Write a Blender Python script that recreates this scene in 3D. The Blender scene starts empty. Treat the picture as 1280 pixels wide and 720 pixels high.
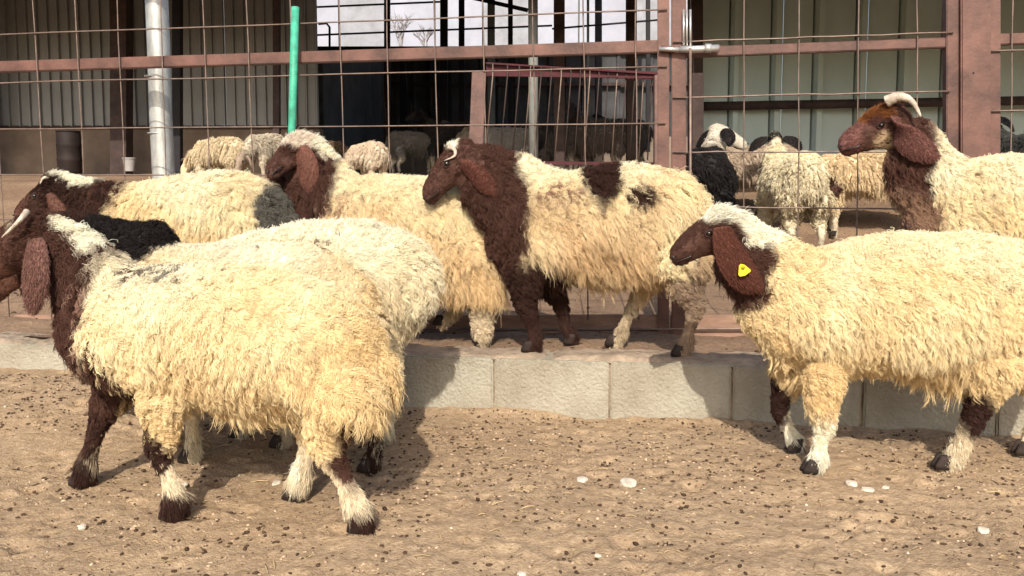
import bpy, bmesh, math, random
import numpy as np
from mathutils import Vector, Matrix, noise as mnoise

SC = bpy.context.scene
COL = SC.collection
R = math.radians
rng = np.random.default_rng(7)
random.seed(7)

# ---------------------------------------------------------------- camera
FPX = 1065.0                      # focal length in pixels of a 1280 wide picture
PITCH = R(5.0)
SHIFT = 32.0                      # vertical lens shift in those pixels
CAMZ = 0.768
cam = bpy.data.cameras.new('camera'); cam_o = bpy.data.objects.new('camera', cam); COL.objects.link(cam_o)
cam.sensor_fit = 'HORIZONTAL'; cam.sensor_width = 36.0
cam.lens = 36.0 * FPX / 1280.0
cam.shift_y = -SHIFT / 1280.0
cam.clip_start = 0.02; cam.clip_end = 800
cam_o.location = (0, 0, CAMZ)
cam_o.rotation_euler = (R(90) - PITCH, 0, 0)
SC.camera = cam_o

# ---------------------------------------------------------------- light
SUN_ELEV, SUN_AZ = R(37.5), R(3.5)   # azimuth: how far the rays drift to the right while going away from the camera
travel = Vector((math.sin(SUN_AZ) * math.cos(SUN_ELEV), math.cos(SUN_AZ) * math.cos(SUN_ELEV), -math.sin(SUN_ELEV)))
W = bpy.data.worlds.new('World'); SC.world = W; W.use_nodes = True
nt = W.node_tree; nt.nodes.clear()
sky = nt.nodes.new('ShaderNodeTexSky'); sky.sky_type = 'NISHITA'; sky.sun_disc = False
sky.sun_elevation = SUN_ELEV; sky.sun_rotation = math.atan2(-travel.x, -travel.y)
sky.air_density = 1.0; sky.dust_density = 3.0; sky.ozone_density = 1.0
bg = nt.nodes.new('ShaderNodeBackground'); bg.inputs['Strength'].default_value = 0.15
wo = nt.nodes.new('ShaderNodeOutputWorld')
nt.links.new(sky.outputs[0], bg.inputs[0]); nt.links.new(bg.outputs[0], wo.inputs[0])
sl = bpy.data.lights.new('sun', 'SUN'); sl.energy = 4.2; sl.angle = R(0.53); sl.color = (1.0, 0.93, 0.82)
so = bpy.data.objects.new('sun', sl); COL.objects.link(so)
so.rotation_euler = travel.to_track_quat('-Z', 'Y').to_euler(); so.location = (-3, -6, 8)
SC.view_settings.view_transform = 'Standard'; SC.view_settings.look = 'None'
SC.view_settings.gamma = 1.0; SC.view_settings.use_curve_mapping = False
SC.view_settings.exposure = 0.31
SC.render.engine = 'CYCLES'
SC.cycles.max_bounces = 6; SC.cycles.diffuse_bounces = 3
try: SC.cycles_curves.shape = 'RIBBONS'
except Exception: pass

# ---------------------------------------------------------------- helpers
TILT = 0.158                      # fence and kerb run slightly away to the left
_cp, _sp = math.cos(PITCH), math.sin(PITCH)
def ray(px, py):
    a = (px - 640) / FPX; b = -(py - (360 - SHIFT)) / FPX
    return Vector((a, _cp + b * _sp, -_sp + b * _cp))
def on_plane(px, py, c, t=TILT):
    """Point of the upright plane y = c - t*x seen in direction (px, py)."""
    d = ray(px, py); s = c / (d.y + t * d.x)
    return Vector((0, 0, CAMZ)) + d * s
def at_y(px, py, y):
    d = ray(px, py); return Vector((0, 0, CAMZ)) + d * (y / d.y)

def smooth(a, b, x):
    t = min(1, max(0, (x - a) / (b - a))); return t * t * (3 - 2 * t)
def pad_z(x, y):
    """Height of the pen floor behind the kerb: it climbs slowly to the back."""
    z = 0.172 + 0.117 * max(0, min(y, 5.75) - 3.9) + 0.29 * max(0, min(y, 7.25) - 5.75) + 0.05 * max(0, min(y, 9.5) - 7.25)
    return z
def yard_z(x, y):
    z = 0.09 * smooth(-0.85, -1.7, x) * smooth(2.2, 3.0, y)
    return z

def tag(o, label=None, cat=None, group=None, kind=None):
    if label: o['label'] = label
    if cat: o['category'] = cat
    if group: o['group'] = group
    if kind: o['kind'] = kind
    return o
def link(name, me, mat=None, parent=None, origin=None):
    o = bpy.data.objects.new(name, me); COL.objects.link(o)
    if mat is not None and not me.materials: me.materials.append(mat)
    if parent is not None: o.parent = parent
    if origin is not None: o.location = origin
    return o
def thing(name, loc, label, cat, group=None, rz=0):
    o = bpy.data.objects.new(name, None); COL.objects.link(o); o.location = loc; o.rotation_euler[2] = rz
    o.empty_display_size = 0.1
    return tag(o, label, cat, group)

class MB:
    """Collects shapes in world coordinates, links them as one mesh under a parent that sits at 'org'."""
    def __init__(s): s.bm = bmesh.new()
    def box(s, lo, hi, bev=0):
        lo = Vector(lo); hi = Vector(hi); c = (lo + hi) / 2; d = hi - lo
        r = bmesh.ops.create_cube(s.bm, size=1, matrix=Matrix.Translation(c) @ Matrix.Diagonal((d.x, d.y, d.z, 1)))
        if bev:
            es = {e for v in r['verts'] for e in v.link_edges}
            bmesh.ops.bevel(s.bm, geom=list(es), offset=bev, segments=2, affect='EDGES')
        return s
    def bar(s, a, b, wy, wz, bev=0.0, side=None):
        """Box from a to b; wz its size upwards/in plane, wy its size along the depth."""
        a = Vector(a); b = Vector(b); x = (b - a); L = x.length; x.normalize()
        dep = side or Vector((TILT, 1, 0)).normalized()
        z = x.cross(dep).normalized(); y = z.cross(x)
        M = Matrix((x, y, z)).transposed().to_4x4(); M.translation = (a + b) / 2
        r = bmesh.ops.create_cube(s.bm, size=1, matrix=M @ Matrix.Diagonal((L, wy, wz, 1)))
        if bev:
            es = {e for v in r['verts'] for e in v.link_edges}
            bmesh.ops.bevel(s.bm, geom=list(es), offset=bev, segments=2, affect='EDGES')
        return s
    def tube(s, pts, rad, n=8, cap=True):
        pts = [Vector(p) for p in pts]
        rad = rad if hasattr(rad, '__len__') else [rad] * len(pts)
        rings = []
        up = Vector((0.13, 0.9, 0.2)).normalized()
        for i, p in enumerate(pts):
            t = (pts[min(i + 1, len(pts) - 1)] - pts[max(i - 1, 0)]).normalized()
            u = t.cross(up)
            if u.length < 1e-3: u = t.cross(Vector((1, 0, 0)))
            u.normalize(); v = t.cross(u)
            rings.append([s.bm.verts.new(p + (u * math.cos(k * 2 * math.pi / n) + v * math.sin(k * 2 * math.pi / n)) * rad[i]) for k in range(n)])
        for a, b in zip(rings, rings[1:]):
            for k in range(n):
                s.bm.faces.new((a[k], a[(k + 1) % n], b[(k + 1) % n], b[k]))
        if cap:
            s.bm.faces.new(rings[0][::-1]); s.bm.faces.new(rings[-1])
        return s
    def build(s, name, mat, parent=None, org=(0, 0, 0), shade=True):
        bmesh.ops.recalc_face_normals(s.bm, faces=s.bm.faces[:])
        if parent is not None:
            inv = parent.matrix_basis.inverted()
            bmesh.ops.transform(s.bm, matrix=inv, verts=s.bm.verts[:])
        else:
            bmesh.ops.translate(s.bm, vec=-Vector(org), verts=s.bm.verts[:])
        me = bpy.data.meshes.new(name); s.bm.to_mesh(me); s.bm.free()
        if shade:
            me.polygons.foreach_set('use_smooth', [len(p.vertices) == 4 and shade == 2 for p in me.polygons])
        return link(name, me, mat, parent, None if parent is not None else org)

# ---------------------------------------------------------------- materials
def mat(name, col, rough=0.85, var=0.12, scale=8.0, bump=0.0, bscale=40.0, metal=0.0, col2=None, spec=0.3, stretch=None, detail=6):
    m = bpy.data.materials.new(name); m.use_nodes = True; n = m.node_tree.nodes; l = m.node_tree.links
    b = n['Principled BSDF']; b.inputs['Roughness'].default_value = rough; b.inputs['Metallic'].default_value = metal
    b.inputs['Specular IOR Level'].default_value = spec
    tc = n.new('ShaderNodeTexCoord'); mp = n.new('ShaderNodeMapping'); l.new(tc.outputs['Object'], mp.inputs[0])
    if stretch: mp.inputs['Scale'].default_value = stretch
    nz = n.new('ShaderNodeTexNoise'); nz.inputs['Scale'].default_value = scale; nz.inputs['Detail'].default_value = detail; nz.inputs['Roughness'].default_value = 0.65
    l.new(mp.outputs[0], nz.inputs['Vector'])
    cr = n.new('ShaderNodeValToRGB'); l.new(nz.outputs['Fac'], cr.inputs[0])
    c2 = col2 or tuple(max(0, c * (1 - var * 2.2)) for c in col)
    c1 = col if col2 else tuple(min(1, c * (1 + var)) for c in col)
    cr.color_ramp.elements[0].position = 0.35; cr.color_ramp.elements[0].color = (*c2, 1)
    cr.color_ramp.elements[1].position = 0.65; cr.color_ramp.elements[1].color = (*c1, 1)
    l.new(cr.outputs[0], b.inputs['Base Color'])
    if bump:
        nb = n.new('ShaderNodeTexNoise'); nb.inputs['Scale'].default_value = bscale; nb.inputs['Detail'].default_value = 5
        l.new(mp.outputs[0], nb.inputs['Vector'])
        bp = n.new('ShaderNodeBump'); bp.inputs['Strength'].default_value = bump; bp.inputs['Distance'].default_value = 0.01
        l.new(nb.outputs['Fac'], bp.inputs['Height']); l.new(bp.outputs[0], b.inputs['Normal'])
    return m

def ground_material(name, c_hi, c_lo, c_dark):
    m = bpy.data.materials.new(name); m.use_nodes = True; n = m.node_tree.nodes; l = m.node_tree.links
    b = n['Principled BSDF']; b.inputs['Roughness'].default_value = 0.95; b.inputs['Specular IOR Level'].default_value = 0.1
    tc = n.new('ShaderNodeTexCoord')
    def noise(sc, det=6, ro=0.6):
        z = n.new('ShaderNodeTexNoise'); z.inputs['Scale'].default_value = sc; z.inputs['Detail'].default_value = det; z.inputs['Roughness'].default_value = ro
        l.new(tc.outputs['Object'], z.inputs['Vector']); return z
    def ramp(src, p0, c0, p1, c1):
        r = n.new('ShaderNodeValToRGB'); l.new(src, r.inputs[0]); e = r.color_ramp.elements
        e[0].position = p0; e[0].color = (*c0, 1); e[1].position = p1; e[1].color = (*c1, 1); return r
    big = ramp(noise(2.2).outputs['Fac'], 0.35, c_lo, 0.65, c_hi)
    fine = ramp(noise(55, 8, 0.75).outputs['Fac'], 0.30, (0.55, 0.5, 0.45), 0.62, (1.06, 1.05, 1.04))
    mx = n.new('ShaderNodeMixRGB'); mx.blend_type = 'MULTIPLY'; mx.inputs[0].default_value = 1.0
    l.new(big.outputs[0], mx.inputs[1]); l.new(fine.outputs[0], mx.inputs[2])
    vo = n.new('ShaderNodeTexVoronoi'); vo.inputs['Scale'].default_value = 62; l.new(tc.outputs['Object'], vo.inputs['Vector'])
    dk = ramp(vo.outputs['Distance'], 0.14, (1, 1, 1), 0.26, (0, 0, 0))
    pn = ramp(noise(9, 3).outputs['Fac'], 0.47, (0, 0, 0), 0.6, (1, 1, 1))
    mm = n.new('ShaderNodeMath'); mm.operation = 'MULTIPLY'; l.new(dk.outputs[0], mm.inputs[0]); l.new(pn.outputs[0], mm.inputs[1])
    m2 = n.new('ShaderNodeMath'); m2.operation = 'MULTIPLY'; m2.inputs[1].default_value = 0.55; l.new(mm.outputs[0], m2.inputs[0])
    mx2 = n.new('ShaderNodeMixRGB'); l.new(m2.outputs[0], mx2.inputs[0]); l.new(mx.outputs[0], mx2.inputs[1]); mx2.inputs[2].default_value = (*c_dark, 1)
    l.new(mx2.outputs[0], b.inputs['Base Color'])
    ad = n.new('ShaderNodeMath'); ad.operation = 'ADD'; l.new(noise(38, 8, 0.7).outputs['Fac'], ad.inputs[0]); l.new(noise(140, 4).outputs['Fac'], ad.inputs[1])
    bp = n.new('ShaderNodeBump'); bp.inputs['Strength'].default_value = 0.75; bp.inputs['Distance'].default_value = 0.008
    l.new(ad.outputs[0], bp.inputs['Height']); l.new(bp.outputs[0], b.inputs['Normal'])
    return m

M = {}
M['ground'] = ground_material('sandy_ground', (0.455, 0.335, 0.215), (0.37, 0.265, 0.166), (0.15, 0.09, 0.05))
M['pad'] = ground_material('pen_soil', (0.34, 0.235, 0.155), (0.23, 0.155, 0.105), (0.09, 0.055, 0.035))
M['concrete'] = mat('concrete_block', (0.37, 0.345, 0.275), 0.93, 0.13, 5, 0.8, 90, detail=14, col2=(0.27, 0.235, 0.175))
M['dirt'] = mat('dry_dirt', (0.34, 0.26, 0.185), 0.95, 0.2, 14, 0.9, 60)
M['red'] = mat('red_oxide_steel', (0.138, 0.064, 0.047), 0.6, 0.24, 7, 0.15, 70, detail=12, spec=0.45)
M['red_dusty'] = mat('dusty_red_steel', (0.30, 0.185, 0.13), 0.8, 0.14, 9, 0.2, 60, stretch=(1, 1, 4))
M['wire'] = mat('galvanised_wire', (0.21, 0.15, 0.12), 0.5, 0.15, 20, 0, metal=0.35)
M['galv'] = mat('galvanised_steel', (0.50, 0.50, 0.47), 0.42, 0.12, 10, 0.1, 30, metal=0.55, stretch=(3, 3, 1))
M['galv_new'] = mat('bright_zinc', (0.62, 0.60, 0.57), 0.3, 0.08, 15, metal=0.7)
M['green'] = mat('green_plastic', (0.06, 0.36, 0.23), 0.5, 0.16, 22, 0.1, 60)
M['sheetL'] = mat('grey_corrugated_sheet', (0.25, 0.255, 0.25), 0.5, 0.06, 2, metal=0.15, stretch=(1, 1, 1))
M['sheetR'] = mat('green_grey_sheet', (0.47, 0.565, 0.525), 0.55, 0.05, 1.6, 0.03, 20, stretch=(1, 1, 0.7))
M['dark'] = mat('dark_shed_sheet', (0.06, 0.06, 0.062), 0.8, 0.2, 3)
M['darkpost'] = mat('dark_brown_post', (0.055, 0.035, 0.03), 0.75, 0.2, 10)
M['black'] = mat('black_steel', (0.015, 0.014, 0.016), 0.7, 0.1, 10)
M['greypost'] = mat('grey_post', (0.22, 0.23, 0.21), 0.6, 0.1, 10)
M['white'] = mat('white_sheet', (0.36, 0.375, 0.44), 0.7, 0.07, 1.1)
M['white_worn'] = mat('worn_white_sheet', (0.33, 0.34, 0.38), 0.8, 0.14, 2.5, col2=(0.24, 0.25, 0.27))
M['plaster'] = mat('brown_grey_plaster', (0.22, 0.17, 0.13), 0.95, 0.12, 3, 0.3, 30)
M['roof'] = mat('dark_roof_sheet', (0.07, 0.07, 0.07), 0.8, 0.1, 4)
M['pellet'] = mat('dark_dropping', (0.07, 0.04, 0.022), 0.9, 0.25, 20)
M['pebble'] = mat('tan_pebble', (0.46, 0.33, 0.22), 0.9, 0.25, 6)
M['stone'] = mat('white_stone', (0.66, 0.58, 0.46), 0.85, 0.16, 30, 0.3, 60)
M['straw'] = mat('dry_straw', (0.42, 0.30, 0.16), 0.8, 0.2, 8)
M['horn'] = mat('ivory_horn', (0.52, 0.43, 0.34), 0.5, 0.22, 30, 0.6, 50)
M['hoof'] = mat('dark_hoof', (0.028, 0.018, 0.014), 0.75, 0.2, 20, 0.2, 40)
M['eye'] = mat('dark_eye', (0.012, 0.007, 0.004), 0.12, 0.1, 20, spec=0.6)
M['tagy'] = mat('yellow_plastic', (0.85, 0.62, 0.03), 0.4, 0.03, 20)
M['barrel'] = mat('dark_red_barrel', (0.022, 0.013, 0.011), 0.7, 0.2, 6)
M['bucket'] = mat('grey_plastic', (0.33, 0.31, 0.30), 0.6, 0.08, 6)
M['board'] = mat('tan_board', (0.50, 0.33, 0.16), 0.8, 0.12, 7, stretch=(1, 1, 6))

def tint_material(name, rough, trans=0.0, spec=0.2, bump=0.0):
    m = bpy.data.materials.new(name); m.use_nodes = True; n = m.node_tree.nodes; l = m.node_tree.links
    b = n['Principled BSDF']; b.inputs['Roughness'].default_value = rough; b.inputs['Specular IOR Level'].default_value = spec
    at = n.new('ShaderNodeAttribute'); at.attribute_name = 'tint'
    l.new(at.outputs['Color'], b.inputs['Base Color'])
    if trans:
        tr = n.new('ShaderNodeBsdfTranslucent'); l.new(at.outputs['Color'], tr.inputs['Color'])
        mx = n.new('ShaderNodeMixShader'); mx.inputs[0].default_value = trans
        l.new(b.outputs[0], mx.inputs[1]); l.new(tr.outputs[0], mx.inputs[2]); l.new(mx.outputs[0], n['Material Output'].inputs[0])
    if bump:
        nb = n.new('ShaderNodeTexNoise'); nb.inputs['Scale'].default_value = 160; nb.inputs['Detail'].default_value = 5
        tc = n.new('ShaderNodeTexCoord'); l.new(tc.outputs['Object'], nb.inputs['Vector'])
        bp = n.new('ShaderNodeBump'); bp.inputs['Strength'].default_value = bump; bp.inputs['Distance'].default_value = 0.004
        l.new(nb.outputs['Fac'], bp.inputs['Height']); l.new(bp.outputs[0], b.inputs['Normal'])
    return m
M['hide'] = tint_material('hide', 0.75, bump=0.6)
M['wool'] = tint_material('wool_fibre', 0.7, trans=0.22, spec=0.15)

# ================================================================ GROUND
def grid_sheet(name, xs, ys, zf, mat_, kind='structure'):
    nx, ny = len(xs), len(ys)
    X, Y = np.meshgrid(xs, ys)
    V = np.stack([X.ravel(), Y.ravel(), zf(X, Y).ravel()], 1)
    idx = np.arange(nx * ny).reshape(ny, nx)
    F = np.stack([idx[:-1, :-1].ravel(), idx[:-1, 1:].ravel(), idx[1:, 1:].ravel(), idx[1:, :-1].ravel()], 1)
    me = bpy.data.meshes.new(name); me.from_pydata(V.tolist(), [], F.tolist()); me.update()
    me.polygons.foreach_set('use_smooth', np.ones(len(me.polygons), bool))
    o = link(name, me, mat_); tag(o, kind=kind); return o

def vnoise(X, Y, scale, seed=0):
    """Smooth value noise on a lattice, vectorised."""
    r = np.random.default_rng(seed).random((256, 256))
    u = X * scale + 1000; v = Y * scale + 1000
    i = np.floor(u).astype(int); j = np.floor(v).astype(int); fu = u - i; fv = v - j
    fu = fu * fu * (3 - 2 * fu); fv = fv * fv * (3 - 2 * fv)
    g = lambda a, b: r[a % 256, b % 256]
    return (g(i, j) * (1 - fu) + g(i + 1, j) * fu) * (1 - fv) + (g(i, j + 1) * (1 - fu) + g(i + 1, j + 1) * fu) * fv - 0.5
sm_np = lambda a, b, x: (lambda t: t * t * (3 - 2 * t))(np.clip((x - a) / (b - a), 0, 1))
def yard_h(X, Y):
    z = 0.09 * sm_np(0.85, 1.7, -X) * sm_np(2.2, 3.0, Y)
    near = sm_np(8, 4, np.hypot(X, Y))
    z = z + near * (0.012 * vnoise(X, Y, 3.1, 1) + 0.007 * vnoise(X, Y, 9, 2) + 0.007 * vnoise(X, Y, 24, 3) + 0.0045 * vnoise(X, Y, 60, 4))
    if X.size > 4:
        hr_ = np.random.default_rng(99)
        for _ in range(420):
            hx, hy = hr_.uniform(-1.9, 1.9), 1.2 + 1.6 * hr_.random(); th = hr_.normal(math.pi, .5); dp = hr_.uniform(.002, .009)
            if _ < 8: th, dp = hr_.normal(math.pi, .2), .014
            U = (X - hx) * math.cos(th) + (Y - hy) * math.sin(th); V_ = -(X - hx) * math.sin(th) + (Y - hy) * math.cos(th)
            for sg in (-1, 1):
                e_ = (U / .030) ** 2 + ((V_ - sg * .0125) / .0125) ** 2
                z = z - near * dp * np.exp(-e_ ** 1.5)
            z = z + near * dp * .45 * np.exp(-(((U / .045) ** 2 + (V_ / .036) ** 2) - 1.1) ** 2 * 3)
    d = (Y - (2.9 - TILT * X))
    z = z - 0.012 * np.exp(-(d / 0.25) ** 2) + 0.022 * np.exp(-(d / 0.05) ** 2) * (0.25 + 1.2 * vnoise(X, Y * 0, 4, 9))
    return z
xs = np.concatenate([[-200, -80, -30, -12, -6, -3.6], np.arange(-2.1, 2.1, 0.010), [3.4, 6, 12, 30, 80, 200]])
ys = np.concatenate([[-200, -60, -20, -6, -2, 0, 0.7], np.arange(1.15, 3.3, 0.010), [3.6, 5, 9, 20, 60, 200, 400]])
grid_sheet('ground', xs, ys, yard_h, M['ground'])
def pad_h(X, Y):
    z = 0.172 + 0.117 * np.clip(Y - 3.9, 0, 1.85) + 0.29 * np.clip(Y - 5.75, 0, 1.5) + 0.05 * np.clip(Y - 7.25, 0, 2.25)
    return z + 0.03 * vnoise(X, Y, 2.2, 5) + 0.018 * vnoise(X, Y, 7, 6) + 0.010 * vnoise(X, Y, 19, 7) + 0.006 * vnoise(X, Y, 45, 8)
def pad_sheet():
    # skewed grid: its front edge follows the kerb
    us = np.concatenate([[-9, -6, -4], np.arange(-3.0, 3.0, 0.03), [4, 6, 9]])
    vs = np.concatenate([np.arange(0.09, 1.2, 0.022), np.arange(1.2, 5, 0.08), np.arange(5, 24, 1.0)])
    U, D = np.meshgrid(us, vs); Y = 2.9 - TILT * U + D
    Z = pad_h(U, Y)
    nx, ny = len(us), len(vs); V = np.stack([U.ravel(), Y.ravel(), Z.ravel()], 1)
    idx = np.arange(nx * ny).reshape(ny, nx)
    F = np.stack([idx[:-1, :-1].ravel(), idx[:-1, 1:].ravel(), idx[1:, 1:].ravel(), idx[1:, :-1].ravel()], 1)
    me = bpy.data.meshes.new('pen_ground'); me.from_pydata(V.tolist(), [], F.tolist()); me.update()
    me.polygons.foreach_set('use_smooth', np.ones(len(me.polygons), bool))
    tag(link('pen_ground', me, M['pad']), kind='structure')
pad_sheet()

# ---------------------------------------------------------------- scatter on the ground
def lump(seed, sub=1, squash=(1, 1, 1), rough=0.25):
    bm = bmesh.new(); bmesh.ops.create_icosphere(bm, subdivisions=sub, radius=1)
    rr = random.Random(seed)
    for v in bm.verts: v.co = Vector((v.co.x * squash[0], v.co.y * squash[1], v.co.z * squash[2])) * (1 + rough * (rr.random() - 0.5) * 2)
    V = np.array([v.co[:] for v in bm.verts]); F = [[v.index for v in f.verts] for f in bm.faces]; bm.free()
    return V, np.array(F)
def scatter(name, count, size, protos, m, seed, hfun, region, label=None, sink=0.35, power=1.0, clump=False):
    r = np.random.default_rng(seed); VV = []; FF = []; base = 0
    x0, x1, y0, y1 = region
    for i in range(count):
        V, F = protos[i % len(protos)]
        y = y0 + (y1 - y0) * r.random() ** power; x = x0 + (x1 - x0) * r.random()
        if hfun is yard_h and y > 2.9 - TILT * x - 0.02: continue
        if hfun is pad_h and y < 2.9 - TILT * x + 0.12: continue
        if clump and float(vnoise(np.array([x]), np.array([y]), 3.3, 71)[0] + .7 * vnoise(np.array([x]), np.array([y]), 9.0, 72)[0]) < r.uniform(-.45, .35): continue
        s = size[0] + (size[1] - size[0]) * r.random() ** 2.2
        a = r.random() * 6.283; ca, sa = math.cos(a), math.sin(a)
        P = V * s; P = np.stack([P[:, 0] * ca - P[:, 1] * sa, P[:, 0] * sa + P[:, 1] * ca, P[:, 2]], 1)
        z = float(hfun(np.array([[x]]), np.array([[y]]))[0, 0])
        VV.append(P + [x, y, z + s * (0.5 - sink)]); FF.append(F + base); base += len(V)
    V = np.concatenate(VV); F = np.concatenate(FF)
    me = bpy.data.meshes.new(name); me.from_pydata(V.tolist(), [], F.tolist()); me.update()
    me.polygons.foreach_set('use_smooth', np.ones(len(me.polygons), bool))
    o = link(name, me, m); tag(o, label, kind='stuff'); return o
pel = [lump(i, 1, (1.35, 0.9, 0.75), 0.15) for i in range(6)]
peb = [lump(i + 20, 1, (1.2, 0.9, 0.6), 0.35) for i in range(8)]
scatter('dark_droppings', 10500, (0.0017, 0.0060), pel, M['pellet'], 11, yard_h, (-2.0, 2.0, 1.2, 3.1), 'dark sheep droppings scattered over the sandy yard', power=0.75, clump=True)
scatter('fine_gravel', 8500, (0.0014, 0.0055), peb, M['pebble'], 12, yard_h, (-2.0, 2.0, 1.2, 3.1), 'fine tan gravel scattered over the sandy yard', power=0.8, clump=True)
scatter('pale_grit', 350, (0.0012, 0.0045), peb, M['stone'], 13, yard_h, (-2.0, 2.0, 1.2, 3.1), 'pale grit specks on the sandy yard')
scatter('pen_droppings', 1500, (0.003, 0.010), pel, M['pellet'], 14, pad_h, (-3.0, 3.0, 2.6, 7), 'dark droppings on the pen floor')
def straw():
    r = random.Random(4); mb = MB()
    for i in range(1000):
        y = 1.25 + 1.9 * r.random() ** 0.8; x = -1.9 + 3.8 * r.random()
        if y > 2.85 - TILT * x: continue
        z = float(yard_h(np.array([[x]]), np.array([[y]]))[0, 0]) + 0.003
        L = 0.012 + 0.035 * r.random() ** 2; a = r.random() * 6.28
        d = Vector((math.cos(a), math.sin(a), 0.1 * (r.random() - .5))) * L
        p = Vector((x, y, z)); q = p + d + Vector((0, 0, 0.004 * r.random()))
        mb.tube([p, (p + q) / 2 + Vector((0, 0, 0.003)), q], [0.0009, 0.0012, 0.0007], 3)
    o = mb.build('straw_litter', M['straw']); tag(o, 'bits of dry straw lying on the sandy yard', kind='stuff')
straw()

def stone(px, py, w, h, label, seed):
    # sits where the line of sight meets the yard
    d = ray(px, py); s = CAMZ / -d.z; p = Vector((0, 0, CAMZ)) + d * s
    z = float(yard_h(np.array([[p.x]]), np.array([[p.y]]))[0, 0])
    k = p.y / FPX
    V, F = lump(seed, 2, (1, 0.75, 0.62), 0.16)
    V = V.copy(); V[:, 0] *= w * k / 2; V[:, 1] *= w * k / 2; V[:, 2] *= h * k / 1.3
    V[:, 2] = np.where(V[:, 2] > h * k * 0.28, h * k * 0.28 + (V[:, 2] - h * k * .28) * 0.2, V[:, 2])
    me = bpy.data.meshes.new('white_stone'); me.from_pydata(V.tolist(), [], F.tolist()); me.update()
    o = link('white_stone', me, M['stone'], None, (p.x, p.y, z + h * k * 0.10)); o.rotation_euler[2] = seed * 0.7
    tag(o, label, 'stone', 'white stones on the sandy yard')
stone(725, 600, 22, 10, 'smaller of two pale flat stones together on open sand below the kerb', 1)
stone(785, 607, 31, 11, 'largest flat white stone, lying on open sand below the kerb', 2)
stone(1064, 608, 15, 14, 'pointed white stone just beside the front hoof of the tagged sheep', 3)
stone(1085, 615, 17, 9, 'dull half buried stone beside the pointed white one', 4)
stone(1107, 612, 11, 6, 'tiny pale chip, farthest along the row of three stones near the tagged sheep', 5)
stone(1229, 664, 20, 10, 'lone flat white stone in the bottom corner of the yard on the right', 6)
stone(103, 658, 15, 11, 'lone white stone on sand below the horned sheep\'s front hooves', 7)
stone(747, 693, 10, 8, 'small white stone near the bottom edge, on open sand', 8)
stone(652, 714, 13, 9, 'white stone lowest in the picture, cut near the bottom edge', 9)
stone(229, 606, 13, 8, 'small pale stone in the shade under the horned sheep\'s chest', 10)
stone(346, 605, 16, 8, 'grey white stone in the shade under the horned sheep\'s flank', 11)

# ================================================================ KERB OF CONCRETE BLOCKS
KC = 2.9; KD = 0.15
ue = Vector((1, -TILT, 0)).normalized()          # along the fence, to the right
ve = Vector((TILT, 1, 0)).normalized()           # away from the camera
def K(s, d, z, c=KC):
    return Vector((0, c, 0)) + ue * s + ve * d + Vector((0, 0, z))
def s_of(px, py=480, c=KC):
    p = on_plane(px, py, c); return (p - Vector((0, c, p.z))).dot(ue)
low_wall = thing('block_kerb', K(0, 0, 0), 'low kerb of grey concrete blocks between yard and pen', 'kerb')
joints = [s_of(617), s_of(762), s_of(915), s_of(1079)]
Lb = (joints[3] - joints[0]) / 3
js = [joints[0] - Lb * k for k in range(9, 0, -1)] + joints + [joints[3] + Lb * k for k in range(1, 6)]
for i, (a, b) in enumerate(zip(js, js[1:])):
    bm = bmesh.new(); g = 0.0035
    za, zb = -0.10, 0.178 + random.uniform(-0.003, 0.003); dd = random.uniform(-0.004, 0.004)
    bmesh.ops.create_cube(bm, size=1, matrix=Matrix.Diagonal((b - a - 2 * g, KD, zb - za, 1)))
    bmesh.ops.bevel(bm, geom=bm.edges[:], offset=0.006, segments=2, affect='EDGES')
    bmesh.ops.subdivide_edges(bm, edges=[e for e in bm.edges if e.calc_length() > 0.1], cuts=10, use_grid_fill=True)
    for v in bm.verts:
        n_ = mnoise.noise(Vector((v.co.x * 22 + i * 7, v.co.z * 22, v.co.y * 22)))
        v.co.y += 0.0035 * n_ * (1.6 if abs(v.co.z) > .12 or abs(v.co.x) > .18 else .6); v.co.z += 0.003 * mnoise.noise(Vector((v.co.x * 30 + i * 5, 3, 1)))
    bmesh.ops.transform(bm, matrix=Matrix(((ue.x, ve.x, 0, 0), (ue.y, ve.y, 0, 0), (0, 0, 1, 0), (0, 0, 0, 1))), verts=bm.verts[:])
    me = bpy.data.meshes.new('concrete_block'); bm.to_mesh(me); bm.free()
    o = link('concrete_block', me, M['concrete'], low_wall)
    o.location = ue * ((a + b) / 2) + ve * (KD / 2 + dd) + Vector((0, 0, (za + zb) / 2))
mb = MB()                                        # mortar between and behind
for a in js[1:-1]:
    mb.box((-0.0028, 0.012, -0.1), (0.0028, KD - 0.01, 0.168))
    for v in mb.bm.verts[-8:]:
        w = Vector((v.co.x + a, v.co.y, 0)); v.co = ue * w.x + ve * w.y + Vector((0, KC, v.co.z))
mb.build('mortar', M['dirt'], low_wall)
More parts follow.
